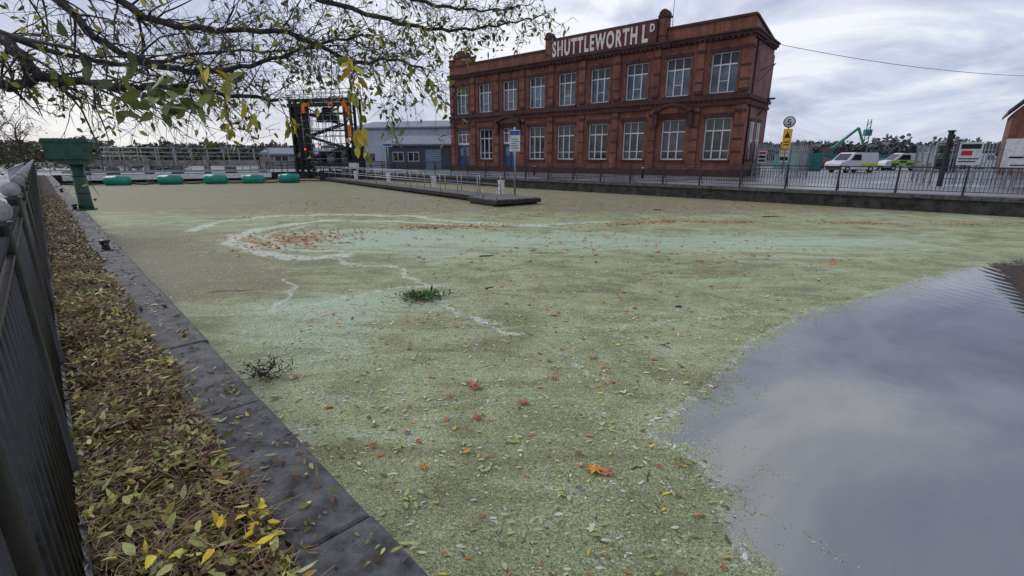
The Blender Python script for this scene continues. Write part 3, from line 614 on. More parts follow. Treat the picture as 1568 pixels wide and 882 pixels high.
doors={sorted(wc)[0]:1,sorted(wc)[2]:1}
for xc in wc:
    isdoor=xc in doors
    z0=.15 if isdoor else Z[0][0]
    wl.box(xc-WW,xc+WW,0,T_,0,z0,0); wl.box(xc-WW,xc+WW,0,T_,Z[0][1],Z[1][0],0); wl.box(xc-WW,xc+WW,0,T_,Z[1][1],TOP,0)
    opening(xc,*Z[1],WW,'up')
    if isdoor:
        wn.box(xc-WW,xc+WW,.3,.36,z0,3.0,3); wn.box(xc-.04,xc+.04,.27,.3,z0,3.0,2); wn.box(xc-WW,xc+WW,.22,.36,3.0,3.12,0); 
        for q_ in (-.52,.52): wn.box(xc+q_-.3,xc+q_+.3,.28,.3,1.7,2.7,1)
        opening(xc,3.12,Z[0][1],WW,'up')
    else: opening(xc,*Z[0],WW,'lo')
    tr.box(xc-WW-.18,xc+WW+.18,-.05,.15,Z[1][1],Z[1][1]+.3,0); tr.box(xc-.17,xc+.17,-.09,-.05,Z[1][1]-.02,Z[1][1]+.36,0)
    tr.box(xc-WW-.12,xc+WW+.12,-.11,.2,Z[1][0]-.16,Z[1][0],0)
    tr.box(xc-WW-.18,xc+WW+.18,-.06,.15,Z[0][1],Z[0][1]+.35,0)
    if not isdoor: tr.box(xc-WW-.12,xc+WW+.12,-.13,.2,Z[0][0]-.17,Z[0][0],0)
    for k_ in range(3): tr.box(xc-WW+.1+k_*.72,xc-WW+.6+k_*.72,-.04,-.001,9.95,10.3,1)
    for sx in (-1,1):
        a=xc+sx*(WW+.04); tr.box(a-.06 if sx>0 else a-.14,a+.14 if sx>0 else a+.06,-.045,-.002,Z[1][0],Z[1][1],1)
pil=[LEN-.02]+[LEN-3.75-3.7*i for i in range(8)]+[.35]
for i,xp in enumerate(pil):
    hw=.3; x0=xp-hw; x1=xp+hw
    if i==0: x0,x1=LEN-.62,LEN+.14
    tr.box(x0,x1,-.14,-.002,.6,5.55,2); tr.box(x0,x1,-.14,-.002,6.5,TOP-.05,2)
    tr.box(x0-.05,x1+.05,-.2,-.002,5.0,5.2,0); tr.box(x0-.05,x1+.05,-.2,-.002,9.6,9.8,0); tr.box(x0-.04,x1+.04,-.18,-.002,6.5,6.75,0)
    for z in (1.9,2.9,3.9,7.3,8.3): tr.box(x0-.01,x1+.01,-.155,-.1405,z,z+.16,0)
def course(z0,z1,pr,m=0,x0=-.05,x1=LEN+.0): 
    tr.box(x0-.05,x1+pr,-pr,-.003,z0,z1,m); tr.box(x1+.003,x1+pr,0,DEP,z0,z1,m)
course(0,.55,.12,0); course(5.55,5.72,.2); course(5.72,6.0,.12,1); course(6.0,6.22,.3); course(6.22,6.34,.22)
course(10.35,10.5,.18); course(10.5,10.72,.32); course(10.72,10.84,.42)
for x in np.arange(.1,LEN,.42): tr.box(x,x+.2,-.3,-.2,10.36,10.499,0)
for x in np.arange(.1,LEN,.42): tr.box(x,x+.2,-.26,-.201,5.85,5.999,0)
for xc in (wc[1],wc[6]):
    seg=14; pr=[]; 
    for k_ in range(seg+1):
        a=math.pi*(.14+.72*k_/seg); pr.append((xc+1.95*math.cos(a),4.75+1.35*math.sin(a)*.9))
    inn=[(xc+(x-xc)*.82,4.75+(z-4.75)*.80) for x,z in pr]
    tr.prism(pr+inn[::-1],-.5,-.01,0); tr.prism(inn,-.22,-.01,2)
    for sx in (-1,1): tr.box(xc+sx*1.55-.2,xc+sx*1.55+.2,-.45,-.21,4.1,5.25,0); tr.ball((xc+sx*1.55,-.42,5.35),.22,0,8,6)
wl.box(LEN-.4,LEN,T_,DEP,0,10.6,1); wl.box(0,.4,T_,DEP,0,10.6,0); wl.box(0,LEN,DEP,DEP+.4,0,10.0,0)
wl.box(0,LEN,.0,.35,TOP+.0,11.75,0)
tr.box(-.06,LEN+.08,-.1,.45,11.75,11.93,0)
def yz_prism(mbx,prof,x0,x1,m):
    n=len(prof); vs=[(x0,y,z) for y,z in prof]+[(x1,y,z) for y,z in prof]
    mbx.add(vs,[tuple(reversed(range(n))),tuple(range(n,2*n))]+[((i+1)%n,(i+1)%n+n,i+n,i) for i in range(n)],m)
yz_prism(wl,[(.35,10.6),(DEP+.4,10.6),(DEP+.4,10.75),(.35,11.75)],LEN-.4,LEN,1)
yz_prism(tr,[(.45,11.75),(DEP+.45,10.75),(DEP+.45,10.92),(.45,11.93)],LEN-.5,LEN+.1,0)
PX0,PX1=LEN-18.6,LEN-7.5
wl.box(PX0,PX1,-.04,.4,11.94,12.55,0); tr.box(PX0,PX1,-.14,.45,12.55,12.72,0)
tr.box(PX0,PX1,-.43,-.1,10.84,10.9,0)
wl.box(PX0+.12,PX1-.12,-.3,-.002,10.9,12.5,2)
for xp in (PX0-.35,PX1+.35):
    wl.box(xp-.36,xp+.36,-.13,.5,10.85,12.75,0); tr.box(xp-.46,xp+.46,-.22,.6,12.75,12.92,0)
    hp=[(xp+.42*math.cos(a),12.92+.45*math.sin(a)) for a in np.linspace(0,math.pi,9)]; tr.prism(hp[::-1],-.16,.5,0)
    tr.box(xp-.42,xp+.42,-.17,.45,11.3,11.42,0)
for xp in (.45,3.55):
    wl.box(xp-.35,xp+.35,-.12,.45,11.94,12.4,0); tr.box(xp-.42,xp+.42,-.2,.5,12.4,12.52,0)
wl.box(.8,3.2,-.03,.35,11.94,12.6,0); hp=[(2+1.25*math.cos(a),12.6+.75*math.sin(a)) for a in np.linspace(0,math.pi,11)]; tr.prism(hp[::-1],-.12,.4,0)
tr.cyl((LEN+.08,1.2,0.5),(LEN+.08,1.2,10.3),.06,0,8)
tr.beam((LEN,.5,9.6),(LEN+1.0,.4,9.9),.06,.06,0); tr.box(LEN+.8,LEN+1.25,.25,.6,9.75,9.95,0)
tr.beam((LEN,3,8.3),(LEN+1.1,2.9,8.7),.05,.05,0); tr.beam((LEN,3,7.5),(LEN+1.1,2.9,8.7),.04,.04,0)
for y_,z0,z1 in ((2.6,1.4,4.4),(4.6,1.4,4.4)):
    wn.box(LEN+.004,LEN+.03,y_-.5,y_+.5,z0,z1,2); wn.box(LEN+.03,LEN+.06,y_-.04,y_+.04,z0,z1,0); wn.box(LEN+.03,LEN+.055,y_-.5,y_+.5,(z0+z1)/2,(z0+z1)/2+.08,0)
    tr.box(LEN+.004,LEN+.08,y_-.65,y_+.65,z0-.15,z0-.002,0); tr.box(LEN+.004,LEN+.07,y_-.65,y_+.65,z1+.002,z1+.25,0)
tr.cyl((PX1-.2,3,11),(PX1-.2,3,15.2),.025,0,6)
wl.obj('walls',[brick,brick2,mat('painted_panel',(.14,.042,.037),.8,var=.3,scale=1.2)],bl); tr.obj('stone_trim',[terra,terra2,brick],bl); wn.obj('windows',[frame,glass,dglass,bluep,lglass],bl)
rf=MB(); yz_prism(rf,[(.35,10.9),(DEP,10.2),(DEP,10.0),(.35,10.7)],.41,LEN-.41,0); rf.obj('roof',[slate],bl)
lett=mat('faded_letters',(.74,.7,.66),.7,var=.12,scale=3)
def text(s_,x0,x1,z0,h,name,y=-.315,sp=1.25):
    cu=D.curves.new(name,'FONT'); cu.body=s_; cu.size=1; cu.extrude=.01; cu.offset=.035; cu.space_character=sp; o=D.objects.new('tmp',cu); COL.objects.link(o)
    bpy.context.view_layer.update(); me=D.meshes.new_from_object(o.evaluated_get(bpy.context.evaluated_depsgraph_get())); D.objects.remove(o)
    co=np.zeros(len(me.vertices)*3); me.vertices.foreach_get('co',co); co=co.reshape(-1,3); mn=co.min(0);mx=co.max(0)
    out=np.zeros_like(co); out[:,0]=x0+(co[:,0]-mn[0])/(mx[0]-mn[0])*(x1-x0); out[:,2]=z0+(co[:,1]-mn[1])/(mx[1]-mn[1])*h; out[:,1]=y-co[:,2]
    me.vertices.foreach_set('co',out.ravel()); me.materials.clear(); me.materials.append(lett); me.update(); link(D.objects.new(name,me),bl)
text('SHUTTLEWORTH',PX0+.3,PX1-1.85,11.0,1.4,'lettering'); text('L',PX1-1.4,PX1-.85,11.0,1.4,'lettering_l'); text('D',PX1-.72,PX1-.3,11.75,.62,'lettering_d'); 

# ------------------------------------------------------------ sheds to the left of the mill
def shed(name,loc,rz,lx,ly,h,hr,wm,rm,wins=(),doors_=()):
    g=group(name,loc,rz); a=MB()
    a.box(0,lx,0,ly,0,h,0)
    yz_prism(a,[(0,h),(ly,h),(ly/2,hr)],0.0,lx,0); a.obj('walls',[wm],g)
    a=MB(); 
    for s0,s1 in (((-.3,h-.05),(ly/2,hr+.03)),((ly/2,hr+.03),(ly+.3,h-.05))):
        yz_prism(a,[s0,s1,(s1[0],s1[1]+.18),(s0[0],s0[1]+.18)],-.3,lx+.3,0)
    a.box(-.3,lx+.3,-.5,-.32,h-.1,h+.12,0); a.obj('roof',[rm],g)
    a=MB()
    for x0,x1,z0,z1 in wins: a.box(x0,x1,-.05,-.02,z0,z1,0); a.box(x0-.08,x1+.08,-.03,-.003,z0-.08,z1+.08,1); a.box((x0+x1)/2-.04,(x0+x1)/2+.04,-.07,-.051,z0,z1,1)
    for x0,x1,z1 in doors_:
        a.box(x0,x1,-.06,-.003,0,z1,2); 
        for z in np.arange(.3,z1,.3): a.box(x0,x1,-.075,-.061,z,z+.03,1)
    for x in np.arange(0,lx,.6): a.box(x,x+.03,-.018,-.003,0,h-.1,3)
    if a.v: a.obj('openings',[dglass,frame,mat(name+'_door',(.18,.26,.36),.5,scale=2),wm],g)
clad=mat('blue_grey_cladding',(.075,.092,.12),.5,var=.15,scale=1.2); wclad=mat('white_cladding',(.45,.48,.53),.5,var=.12,scale=1); rclad=mat('grey_roof',(.19,.21,.25),.5,var=.2,scale=1); gcl=mat('pale_cladding',(.27,.28,.29),.6,var=.2,scale=1)
shed('blue_workshop',(-17.5,68,GZ),math.radians(-6),18,9,3.2,4.4,clad,rclad,[(1,2.4,1.1,2.2),(3.2,4.6,1.1,2.2),(10,11.6,1,2.2)],[(5.6,7.8,2.6)])
shed('white_warehouse',(-26,80,GZ),math.radians(-14),24,16,6.0,7.4,wclad,rclad,[(2,4,1,2.2),(6,8,1,2.2),(8,11,3.6,4.6)],[(10,13,3.5)])
shed('long_shed',(-40,78,GZ),math.radians(8),11,8,2.0,2.9,gcl,rclad,[(2,4,1,1.8),(6,8,1,1.8)])
mb=MB(); mb.box(0,1.3,-.06,0,0,.45,0); mb.box(.1,1.2,-.066,-.061,.1,.35,1); mb.cyl((.65,.05,-2.9),(.65,.05,.0),.05,2,8); mb.obj('workshop_sign',[white,blue,galv],None,(-17.0,64.5,GZ+2.9),0)

# ------------------------------------------------------------ right-hand yard
rb=group('gabled_brick_building',(44.2,44.0,GZ),math.radians(-43)); a=MB(); Wd_=18; hh_=5.4; pk=16
a.prism([(0,0),(Wd_,0),(Wd_,hh_),(Wd_/2,pk),(0,hh_)],0,10,0); a.obj('walls',[brick],rb)
a=MB(); a.prism([(-.4,hh_-.15),(Wd_/2,pk+.15),(Wd_/2,pk+.45),(-.4,hh_+.15)],-.3,10.3,0); a.prism([(Wd_/2,pk+.15),(Wd_+.4,hh_-.15),(Wd_+.4,hh_+.15),(Wd_/2,pk+.45)],-.3,10.3,0); a.obj('roof',[slate],rb)
a=MB()
for x in (2.5,6.5,10.5,14.5): a.box(x-.7,x+.7,-.03,-.003,1.2,3.4,0); a.box(x-.8,x+.8,-.06,-.003,3.42,3.7,1); a.box(x-.04,x+.04,-.05,-.031,1.2,3.4,2)
a.obj('windows',[dglass,terra,frame],rb)

def palisade(name,p0,p1,h,m):
    g=MB(); p0=Vector(p0);p1=Vector(p1);d=p1-p0;l=d.length;n_=int(l/.155); u=d.normalized()
    for i in range(n_):
        c=p0+u*(i*.155); z1=GZ+h+random.uniform(-.01,.01); w2=u*.035
        g.add([c-w2+Vector((0,0,GZ+.08)),c+w2+Vector((0,0,GZ+.08)),c+w2+Vector((0,0,z1-.1)),c+Vector((0,0,z1)),c-w2+Vector((0,0,z1-.1))],[(0,1,2,3,4)])
    for z in (GZ+.4,GZ+h-.45): g.beam((p0.x,p0.y+.03,z),(p1.x,p1.y+.03,z),.04,.06)
    i=0.
    while i<=l: c=p0+u*i; g.box(c.x-.05,c.x+.05,c.y+.03,c.y+.13,GZ,GZ+h+.05); i+=2.75
    g.obj(name,[m])
palisade('palisade_gate',(20.6,41.5,0),(24.6,40.3,0),2.7,galv); palisade('palisade_gate',(24.6,40.3,0),(26.6,47.5,0),2.6,galv)
palisade('palisade_fence',(24.3,27.2,0),(27.1,26.2,0),2.4,galv); palisade('palisade_fence',(27.3,26.2,0),(40,23.5,0),2.5,galv); palisade('palisade_fence',(24.0,27.6,0),(29,35,0),2.3,galv)
mb=MB(); mb.box(-.09,.09,-.09,.09,0,2.9); mb.box(-.13,.13,-.13,.13,2.9,2.98); mb.box(-.2,.0,-.3,-.1,2.5,2.75); mb.cyl((0,-.1,2.2),(0,-.5,2.2),.04,0,6)
mb.obj('gate_post',[blk],None,(24.0,27.0,GZ),0)
redp=mat('sign_red',(.55,.02,.03),.45,var=.1); yel=mat('sign_yellow',(.85,.5,.02),.45,var=.1)
def board(name,loc,rz,wd,h,parts,z0=0,post=True,depth=.03):
    g=MB(); g.box(-wd/2,wd/2,0,depth,z0,z0+h,0)
    for x0,x1,a0,a1,mi in parts: g.box(x0,x1,-.006,-.001,z0+a0,z0+a1,mi)
    if post:
        for x in (-wd*.35,wd*.35): g.box(x-.03,x+.03,depth+.001,depth+.06,-.0,z0+h*.95,4)
    g.obj(name,[white,redp,yel,blk,galv],None,loc,rz)
board('company_sign',(27.0,25.4,GZ),math.radians(-42),2.1,1.5,[(-.25,.5,.95,1.3,1),(-.1,.08,.35,.7,1),(-.8,-.25,.5,.6,3),(.2,.85,.45,.56,3),(-.7,.7,.12,.18,3)],1.0)
board('site_notice',(24.9,26.6,GZ),math.radians(-38),.95,1.2,[(-.4,.4,.85,1.1,3),(-.35,.1,.5,.75,1),(-.4,.4,.3,.36,3),(-.4,.3,.15,.21,3)],1.15)
board('safety_notice',(22.4,40.2,GZ),math.radians(-20),.7,.9,[(-.3,.3,.6,.8,2),(-.3,.3,.1,.4,3)],1.2)
board('safety_notice',(20.9,40.8,GZ),math.radians(-20),.6,1.0,[(-.25,.25,.7,.9,1),(-.25,.25,.4,.6,3),(-.25,.25,.1,.3,3)],1.1)
mb=MB(); mb.cyl((0,0,0),(0,0,4.2),.045,3,8)
def disc(mbx,c,r,y,m,n=20): mbx.cyl((c[0],y,c[1]),(c[0],y-.02,c[1]),r,m,n)
disc(mb,(0,3.9),.42,-.06,1); disc(mb,(0,3.9),.36,-.082,0)
mb.box(-.3,.3,-.09,-.06,2.0,3.4,2); mb.add([(-.22,-.095,2.75),(.22,-.095,2.75),(0,-.095,3.2)],[(0,1,2)],4); mb.box(-.2,.2,-.096,-.0905,2.2,2.28,4); mb.box(-.2,.2,-.096,-.0905,2.4,2.48,4)
for bx_ in ((-.12,.12,4.04,4.1),(-.12,-.06,3.92,4.04),(-.12,.12,3.88,3.94),(.06,.12,3.74,3.88),(-.12,.12,3.68,3.74)): mb.box(bx_[0],bx_[1],-.108,-.1025,bx_[2],bx_[3],4)
mb.obj('speed_limit_sign',[white,blk,yel,galv,blk],None,(21.2,38.0,GZ+.25),math.radians(-30))
tyre=mat('tyre',(.02,.02,.02),.8); lime=mat('lime_marking',(.5,.65,.05),.4,var=.05); silv=mat('van_white',(.65,.67,.7),.3,var=.05); dgn=mat('green_marking',(.02,.16,.07),.4)
def van(loc,rz,body,bat=1):
    g=group('parked_van',loc,rz); a=MB(); wd=1.9
    prof=[(0,.35),(5.0,.35),(5.0,.9),(4.85,1.1),(4.1,1.25),(3.35,1.95),(3.1,2.05),(.15,2.05),(0,1.9)]
    n=len(prof)
    vs=[(x,-wd/2,z) if z<1.2 else (x,-wd/2+.13*(z-1.2)/.85,z) for x,z in prof]+[(x,wd/2,z) if z<1.2 else (x,wd/2-.13*(z-1.2)/.85,z) for x,z in prof]
    a.add(vs,[tuple(range(n)),tuple(range(2*n-1,n-1,-1))]+[(i,i+n,(i+1)%n+n,(i+1)%n) for i in range(n)],0)
    for sy in (-1,1):
        for x in (.95,4.05):
            a.cyl((x,sy*(wd/2-.2),.34),(x,sy*(wd/2+.03),.34),.34,2,16); a.cyl((x,sy*(wd/2+.03),.34),(x,sy*(wd/2+.045),.34),.18,0,12)
        y=sy*(wd/2+.012)
        a.add([(2.35,y-sy*.02,1.28),(3.75,y-sy*.02,1.28),(3.2,y-sy*.1,1.85),(2.35,y-sy*.1,1.85)],[(0,1,2,3) if sy<0 else (3,2,1,0)],1)
        if bat==2:
            for k in range(5):
                for r in range(2): a.box(.3+k*.8,1.1+k*.8,y-.004,y+.004,.62+r*.28,.9+r*.28,3 if (k+r)%2 else 4)
        elif bat==1: a.box(.1,2.2,y-.004,y+.004,.7,.95,3)
    if bat:
        for k in range(4): a.add([(-.012,-.8+k*.4,.7),(-.012,-.6+k*.4,.7),(-.012,-.4+k*.4,1.2),(-.012,-.6+k*.4,1.2)],[(0,1,2,3)],3 if k%2 else 6)
    a.add([(4.12,-.75,1.29),(4.12,.75,1.29),(3.42,.68,1.93),(3.42,-.68,1.93)],[(0,1,2,3)],1)
    a.box(4.9,5.04,-.85,.85,.38,.6,2); a.box(4.86,5.03,-.85,-.55,.72,.88,5); a.box(4.86,5.03,.55,.85,.72,.88,5); a.box(-.04,0,-.9,-.75,.8,1.4,6); a.box(-.04,0,.75,.9,.8,1.4,6)
    a.box(-.06,.0,-.9,.9,.36,.55,2)
    a.obj('van_body',[body,dglass,tyre,lime,dgn,frame,redp],g)
van((38.6,52.5,GZ),math.radians(195),silv,1); van((50.2,59,GZ),math.radians(172),silv,2); van((56.5,62,GZ),math.radians(185),dgn,0); van((60,64.5,GZ),math.radians(10),silv,1)
def car(loc,rz,body):
    a=MB(); prof=[(0,.3),(4.3,.3),(4.3,.75),(3.3,.95),(2.7,1.45),(1.1,1.48),(.3,.98),(0,.9)]; n=len(prof); wd=1.75
    vs=[(x,-wd/2 if z<1 else -wd/2+.2,z) for x,z in prof]+[(x,wd/2 if z<1 else wd/2-.2,z) for x,z in prof]
    a.add(vs,[tuple(range(n)),tuple(range(2*n-1,n-1,-1))]+[(i,i+n,(i+1)%n+n,(i+1)%n) for i in range(n)],0)
    for sy in (-1,1):
        for x in (.8,3.4): a.cyl((x,sy*.7,.32),(x,sy*.9,.32),.32,2,14)
        y=sy*(wd/2-.08); a.add([(.75,y,1.02),(3.1,y,1.02),(2.62,y-sy*.08,1.38),(1.15,y-sy*.08,1.38)],[(0,1,2,3) if sy<0 else (3,2,1,0)],1)
    a.obj('parked_car',[body,dglass,tyre],None,loc,rz)
car((49,53,GZ),math.radians(165),mat('car_dark',(.05,.06,.08),.3)); car((44.5,62,GZ),math.radians(10),mat('car_grey',(.3,.3,.32),.3)); car((46,70,GZ),math.radians(185),mat('car_red',(.3,.04,.04),.3))
teal=mat('teal_paint',(.03,.22,.2),.5,var=.25,scale=1.5)
for (x,y,l) in ((34.2,58,2.6),(41,74,8),(66,92,10)):
    a=MB(); a.box(0,l,0,2.4,0,2.0)
    for k in np.arange(.1,l,.3): a.box(k,k+.14,-.05,-.001,.1,1.9)
    a.box(-.04,l+.04,-.06,2.45,1.9,2.05); a.obj('storage_container',[teal],None,(x,y,GZ),math.radians(-4))
a=MB(); exg=mat('excavator_green',(.06,.26,.15),.5,var=.2); 
for y in (-1.1,1.1): a.box(-1.8,1.8,y-.3,y+.3,.05,.85,1); a.cyl((-1.8,y-.3,.45),(-1.8,y+.3,.45),.4,1,10); a.cyl((1.8,y-.3,.45),(1.8,y+.3,.45),.4,1,10)
a.box(-1.9,1.2,-1.2,1.2,.95,2.1,0); a.prism([(-.1,2.1),(1.2,2.1),(1.1,3.0),(0,3.05)],-1.2,-.2,2)
a.beam((1.0,.3,2.0),(4.2,.3,4.4),.3,.4,0); a.beam((4.2,.3,4.4),(6.6,.3,6.2),.25,.35,0); a.beam((6.6,.3,6.2),(8.2,.3,3.4),.25,.3,0); a.beam((8.2,.3,3.4),(7.6,.3,2.6),.9,.5,1)
a.beam((1.6,.3,2.0),(3.6,.3,3.5),.12,.12,2)
a.obj('excavator',[exg,tyre,dglass],None,(50.5,80,GZ),math.radians(10))
a=MB(); 
for x in (0,.9): a.beam((x,0,0),(x*.6+.2,0,7.6),.1,.1)
for k in range(9): z=k*.82; a.beam((.2*z/7,0,z),(.9-.16*z/7,0,z+.82),.06,.06)
a.box(-.1,1.0,-.3,.3,5.0,6.0,0); a.obj('conveyor_mast',[teal],None,(58.5,82,GZ),0)
mb=MB(); p0=Vector((22.6,43.6,11.4)); p1=Vector((78,57,11.8)); 
mb.tube([p0.lerp(p1,t)+Vector((0,0,-1.6*4*t*(1-t))) for t in np.linspace(0,1,30)],.022,0,5,False); mb.obj('overhead_cable',[blk])
mb=MB(); mb.tube([(0,0,0),(0,0,6),(.1,0,11.3)],[.16,.13,.1],0,10); mb.box(-.9,.9,-.06,.06,10.6,10.75); mb.obj('utility_pole',[dark],None,(78,57,GZ),0)
mb=MB(); mb.tube([(0,0,0),(0,0,4.6),(.9,0,6.2)],[.08,.06,.05],0,8); mb.box(.7,1.3,-.1,.1,6.15,6.28); mb.obj('street_lamp',[blk],None,(20.6,42.2,GZ),math.radians(-40))
for (x,y) in ((10,37),(2,43.5)):
    mb=MB(); mb.tube([(0,0,0),(0,0,.9),(0,0,1.0)],[.09,.08,.02],0,10); mb.tube([(0,0,.75),(0,0,.82)],.092,1,10); mb.obj('pavement_bollard',[blk,white],None,(x,y,GZ),0)

# ------------------------------------------------------------ distant trees and hills
def treeline(name,x0,x1,yf,h0,h1,n,cols,ps,size=.8,depth=8,seed=0):
    xs=rng.uniform(x0,x1,n); H_=np.array([h0+(h1-h0)*(.5+.9*mnoise.noise(Vector((x*.06,seed,0)))+.45*mnoise.noise(Vector((x*.25,seed,4)))) for x in xs])
    zz_=rng.uniform(0,1,n)**.7*H_; ys=np.array([yf(x) for x in xs])+rng.uniform(0,depth,n)
    dr=rng.normal(0,1,(n,3)); ln=rng.uniform(.5,1.3,n)*size
    return leaves(name,np.c_[xs,ys,GZ+zz_],dr,rng.normal(0,1,(n,3)),ln,ln*.8,pick(n,cols,ps,.35),LM)
treeline('distant_trees',-190,-20,lambda x:165+.1*x,2.0,8.5,12000,[(.12,.12,.09),(.17,.14,.1),(.1,.11,.09),(.2,.17,.09)],[3,2,3,1],1.3,14,1)  # leaf colours lightened so distance haze is painted into them
treeline('distant_trees',70,330,lambda x:260,5,12,12000,[(.13,.15,.15),(.15,.16,.15),(.12,.13,.13)],[3,2,3],2.2,22,2)
treeline('hedge',-66,-43,lambda x:52+.2*x+18,.6,3.0,5000,[(.08,.1,.04),(.14,.13,.06),(.18,.12,.06)],[3,2,1],.3,4,3)
def hill(name,pts,y,col):
    a=MB(); n=len(pts); a.add([(x,y,GZ-2) for x,z in pts]+[(x,y+60,z) for x,z in pts]+[(x,y+400,-2) for x,z in pts],[(i,i+1,i+1+n,i+n) for i in range(n-1)]+[(i+n,i+1+n,i+1+2*n,i+2*n) for i in range(n-1)],0,True)
    a.obj(name,[mat(name+'_mat',col,.95,var=.3,scale=.03)])
xs=np.linspace(-1500,1700,90)
hill('hills',[(x,GZ+14+9*mnoise.noise(Vector((x*.004,0,0)))+4*mnoise.noise(Vector((x*.02,3,0)))) for x in xs],560,(.2,.225,.26))

# ------------------------------------------------------------ trees
def grow(mb,LV,p,d,l,r,depth,sag,nchild,leafp,cfg,segs=5):
    pts=[p.copy()];rr=[r];q_=p.copy();dd=d.normalized()
    for i in range(segs):
        dd=(dd+Vector((random.gauss(0,.16),random.gauss(0,.16),random.gauss(0,.16)-sag*.12))).normalized()
        q_=q_+dd*(l/segs); pts.append(q_.copy()); rr.append(r*(1-.72*(i+1)/segs))
    mb.tube(pts,rr,0,5 if r>.008 else 3,False)
    branch(mb,LV,pts,rr,depth,sag,nchild,leafp,cfg,l)
def branch(mb,LV,pts,rr,depth,sag,nchild,leafp,cfg,l):
    if depth<=0 or (leafp and depth==1):
        for i in range(cfg['lv']):
            if random.random()<leafp: 
                t=random.uniform(.3,1)*(len(pts)-1); a=int(min(t,len(pts)-2)); LV.append((pts[a].lerp(pts[a+1],t-a)))
    if depth<=0: return
    for i in range(nchild):
        t=random.uniform(.12,1)*(len(pts)-1); a=int(min(t,len(pts)-2)); p=pts[a].lerp(pts[a+1],t-a); d=(pts[a+1]-pts[a]).normalized()
        side=Vector((random.gauss(0,1),random.gauss(0,.7),random.gauss(0,.8))); side=(side-d*side.dot(d)).normalized()
        nd=(d*random.uniform(.3,.9)+side*random.uniform(.6,1.1)+Vector((0,0,-.15*sag)))
        grow(mb,LV,p,nd,l*random.uniform(.35,.62),max(rr[a]*.55,cfg['rmin']),depth-1,sag,max(2,int(nchild*cfg['cd'])),leafp,cfg,4)
tg=group('overhanging_tree'); mb=MB(); LV=[]
def smooth(pts,n=4):
    P_=[Vector(p) for p in pts]; out=[]
    for i in range(len(P_)-1):
        a=P_[max(i-1,0)];b_=P_[i];c=P_[i+1];d=P_[min(i+2,len(P_)-1)]
        for k in range(n):
            t=k/n; out.append(.5*((2*b_)+(c-a)*t+(2*a-5*b_+4*c-d)*t*t+(3*b_-a-3*c+d)*t**3))
    out.append(P_[-1]); return out
hub=Vector((-6.6,2.6,3.3)); 
mb.tube(smooth([(-6.9,2.2,.6),(-6.85,2.25,1.2),(-6.75,2.4,2.3),(-6.6,2.6,3.3),(-6.9,2.8,5),(-6.6,3.1,7.5)]),np.linspace(.3,.1,21),0,12)
limbs=[([hub,(-5.2,3.4,3.35),(-4.05,3.9,3.19),(-3.66,3.83,2.98),(-3.51,3.8,2.84),(-3.17,3.78,2.79),(-2.9,3.77,2.75),(-2.66,3.9,2.78),(-2.35,4.0,2.74),(-1.9,4.1,2.7)],.06,.013,3.0,.9),
 ([(-6.7,2.5,2.7),(-5,3.5,2.75),(-4,3.78,2.79),(-3.71,3.77,2.76),(-3.51,3.8,2.83)],.05,.03,2.0,.4),
 ([hub,(-5,4.2,4.1),(-3.82,4.31,3.58),(-3.35,4.2,3.17),(-2.87,4.14,2.97),(-2.45,4.13,2.92),(-2.03,4.15,2.99),(-1.6,4.18,3.12),(-1.2,4.2,3.2)],.05,.009,3.4,.95),
 ([(-6.7,2.7,4.2),(-5,4.5,4.4),(-3.7,4.77,3.72),(-3.23,4.69,3.44),(-2.65,4.67,3.35),(-2.0,4.66,3.32),(-1.42,4.59,3.07),(-1.1,4.6,3.1),(-.8,4.6,3.02)],.05,.009,3.5,.85),
 ([(-6.7,2.9,5.2),(-4.2,5,4.9),(-2.5,5.14,3.94),(-2.09,5.1,3.79),(-1.4,5.04,3.58),(-.9,4.99,3.45),(-.525,4.97,3.42),(-.15,4.98,3.46),(.15,5.0,3.52),(.35,5.01,3.56)],.045,.003,2.6,.42),
 ([(-6.6,3,6),(-3.5,5,5.2),(-1.4,5.14,3.94),(-.9,5.07,3.7),(-.52,5.04,3.62),(-.15,5.01,3.6),(.2,5.03,3.66)],.04,.003,2.3,.42),
 ([(-6.6,3,6),(-4.0,5.4,5.2),(-2.6,5.6,4.2),(-1.9,5.6,4.0),(-1.1,5.5,3.95)],.04,.006,3.0,.9),
 ([hub,(-5.2,4.2,3.6),(-4.4,4.6,3.25),(-3.7,4.9,3.1),(-3.0,5.1,3.25),(-2.3,5.3,3.3)],.04,.008,3.0,1),
 ([hub,(-5.4,2.6,3.2),(-4.2,2.5,3.1),(-2.7,2.5,2.88),(-1.95,2.4,2.7),(-1.6,2.36,2.6)],.03,.003,0,1)]
cfg={'lv':2,'rmin':.0026,'cd':.62}
for pts_,r0,r1,dens,mul in limbs:
    sp=smooth(pts_,5); k=len(sp); rr=[r0+(r1-r0)*(i/(k-1))**.7 for i in range(k)]
    sp=[p+Vector((0,0,.012*math.sin(i*2.1))) for i,p in enumerate(sp)]
    mb.tube(sp,rr,0,9)
    if not dens: continue
    tot=sum((sp[i+1]-sp[i]).length for i in range(k-1))
    for i in range(int(tot*dens*3.0)):
        t=random.uniform(.2,1)*(k-1); a=int(min(t,k-2)); p=sp[a].lerp(sp[a+1],t-a); d=(sp[a+1]-sp[a]).normalized()
        side=Vector((random.gauss(0,1),random.gauss(0,.7),random.gauss(.15,.8))); side=(side-d*side.dot(d)).normalized()
        grow(mb,LV,p,d*.8+side*random.uniform(.5,1),random.uniform(.35,.85)*mul,max(.004,rr[a]*.32),2,.6,4,.5,cfg)
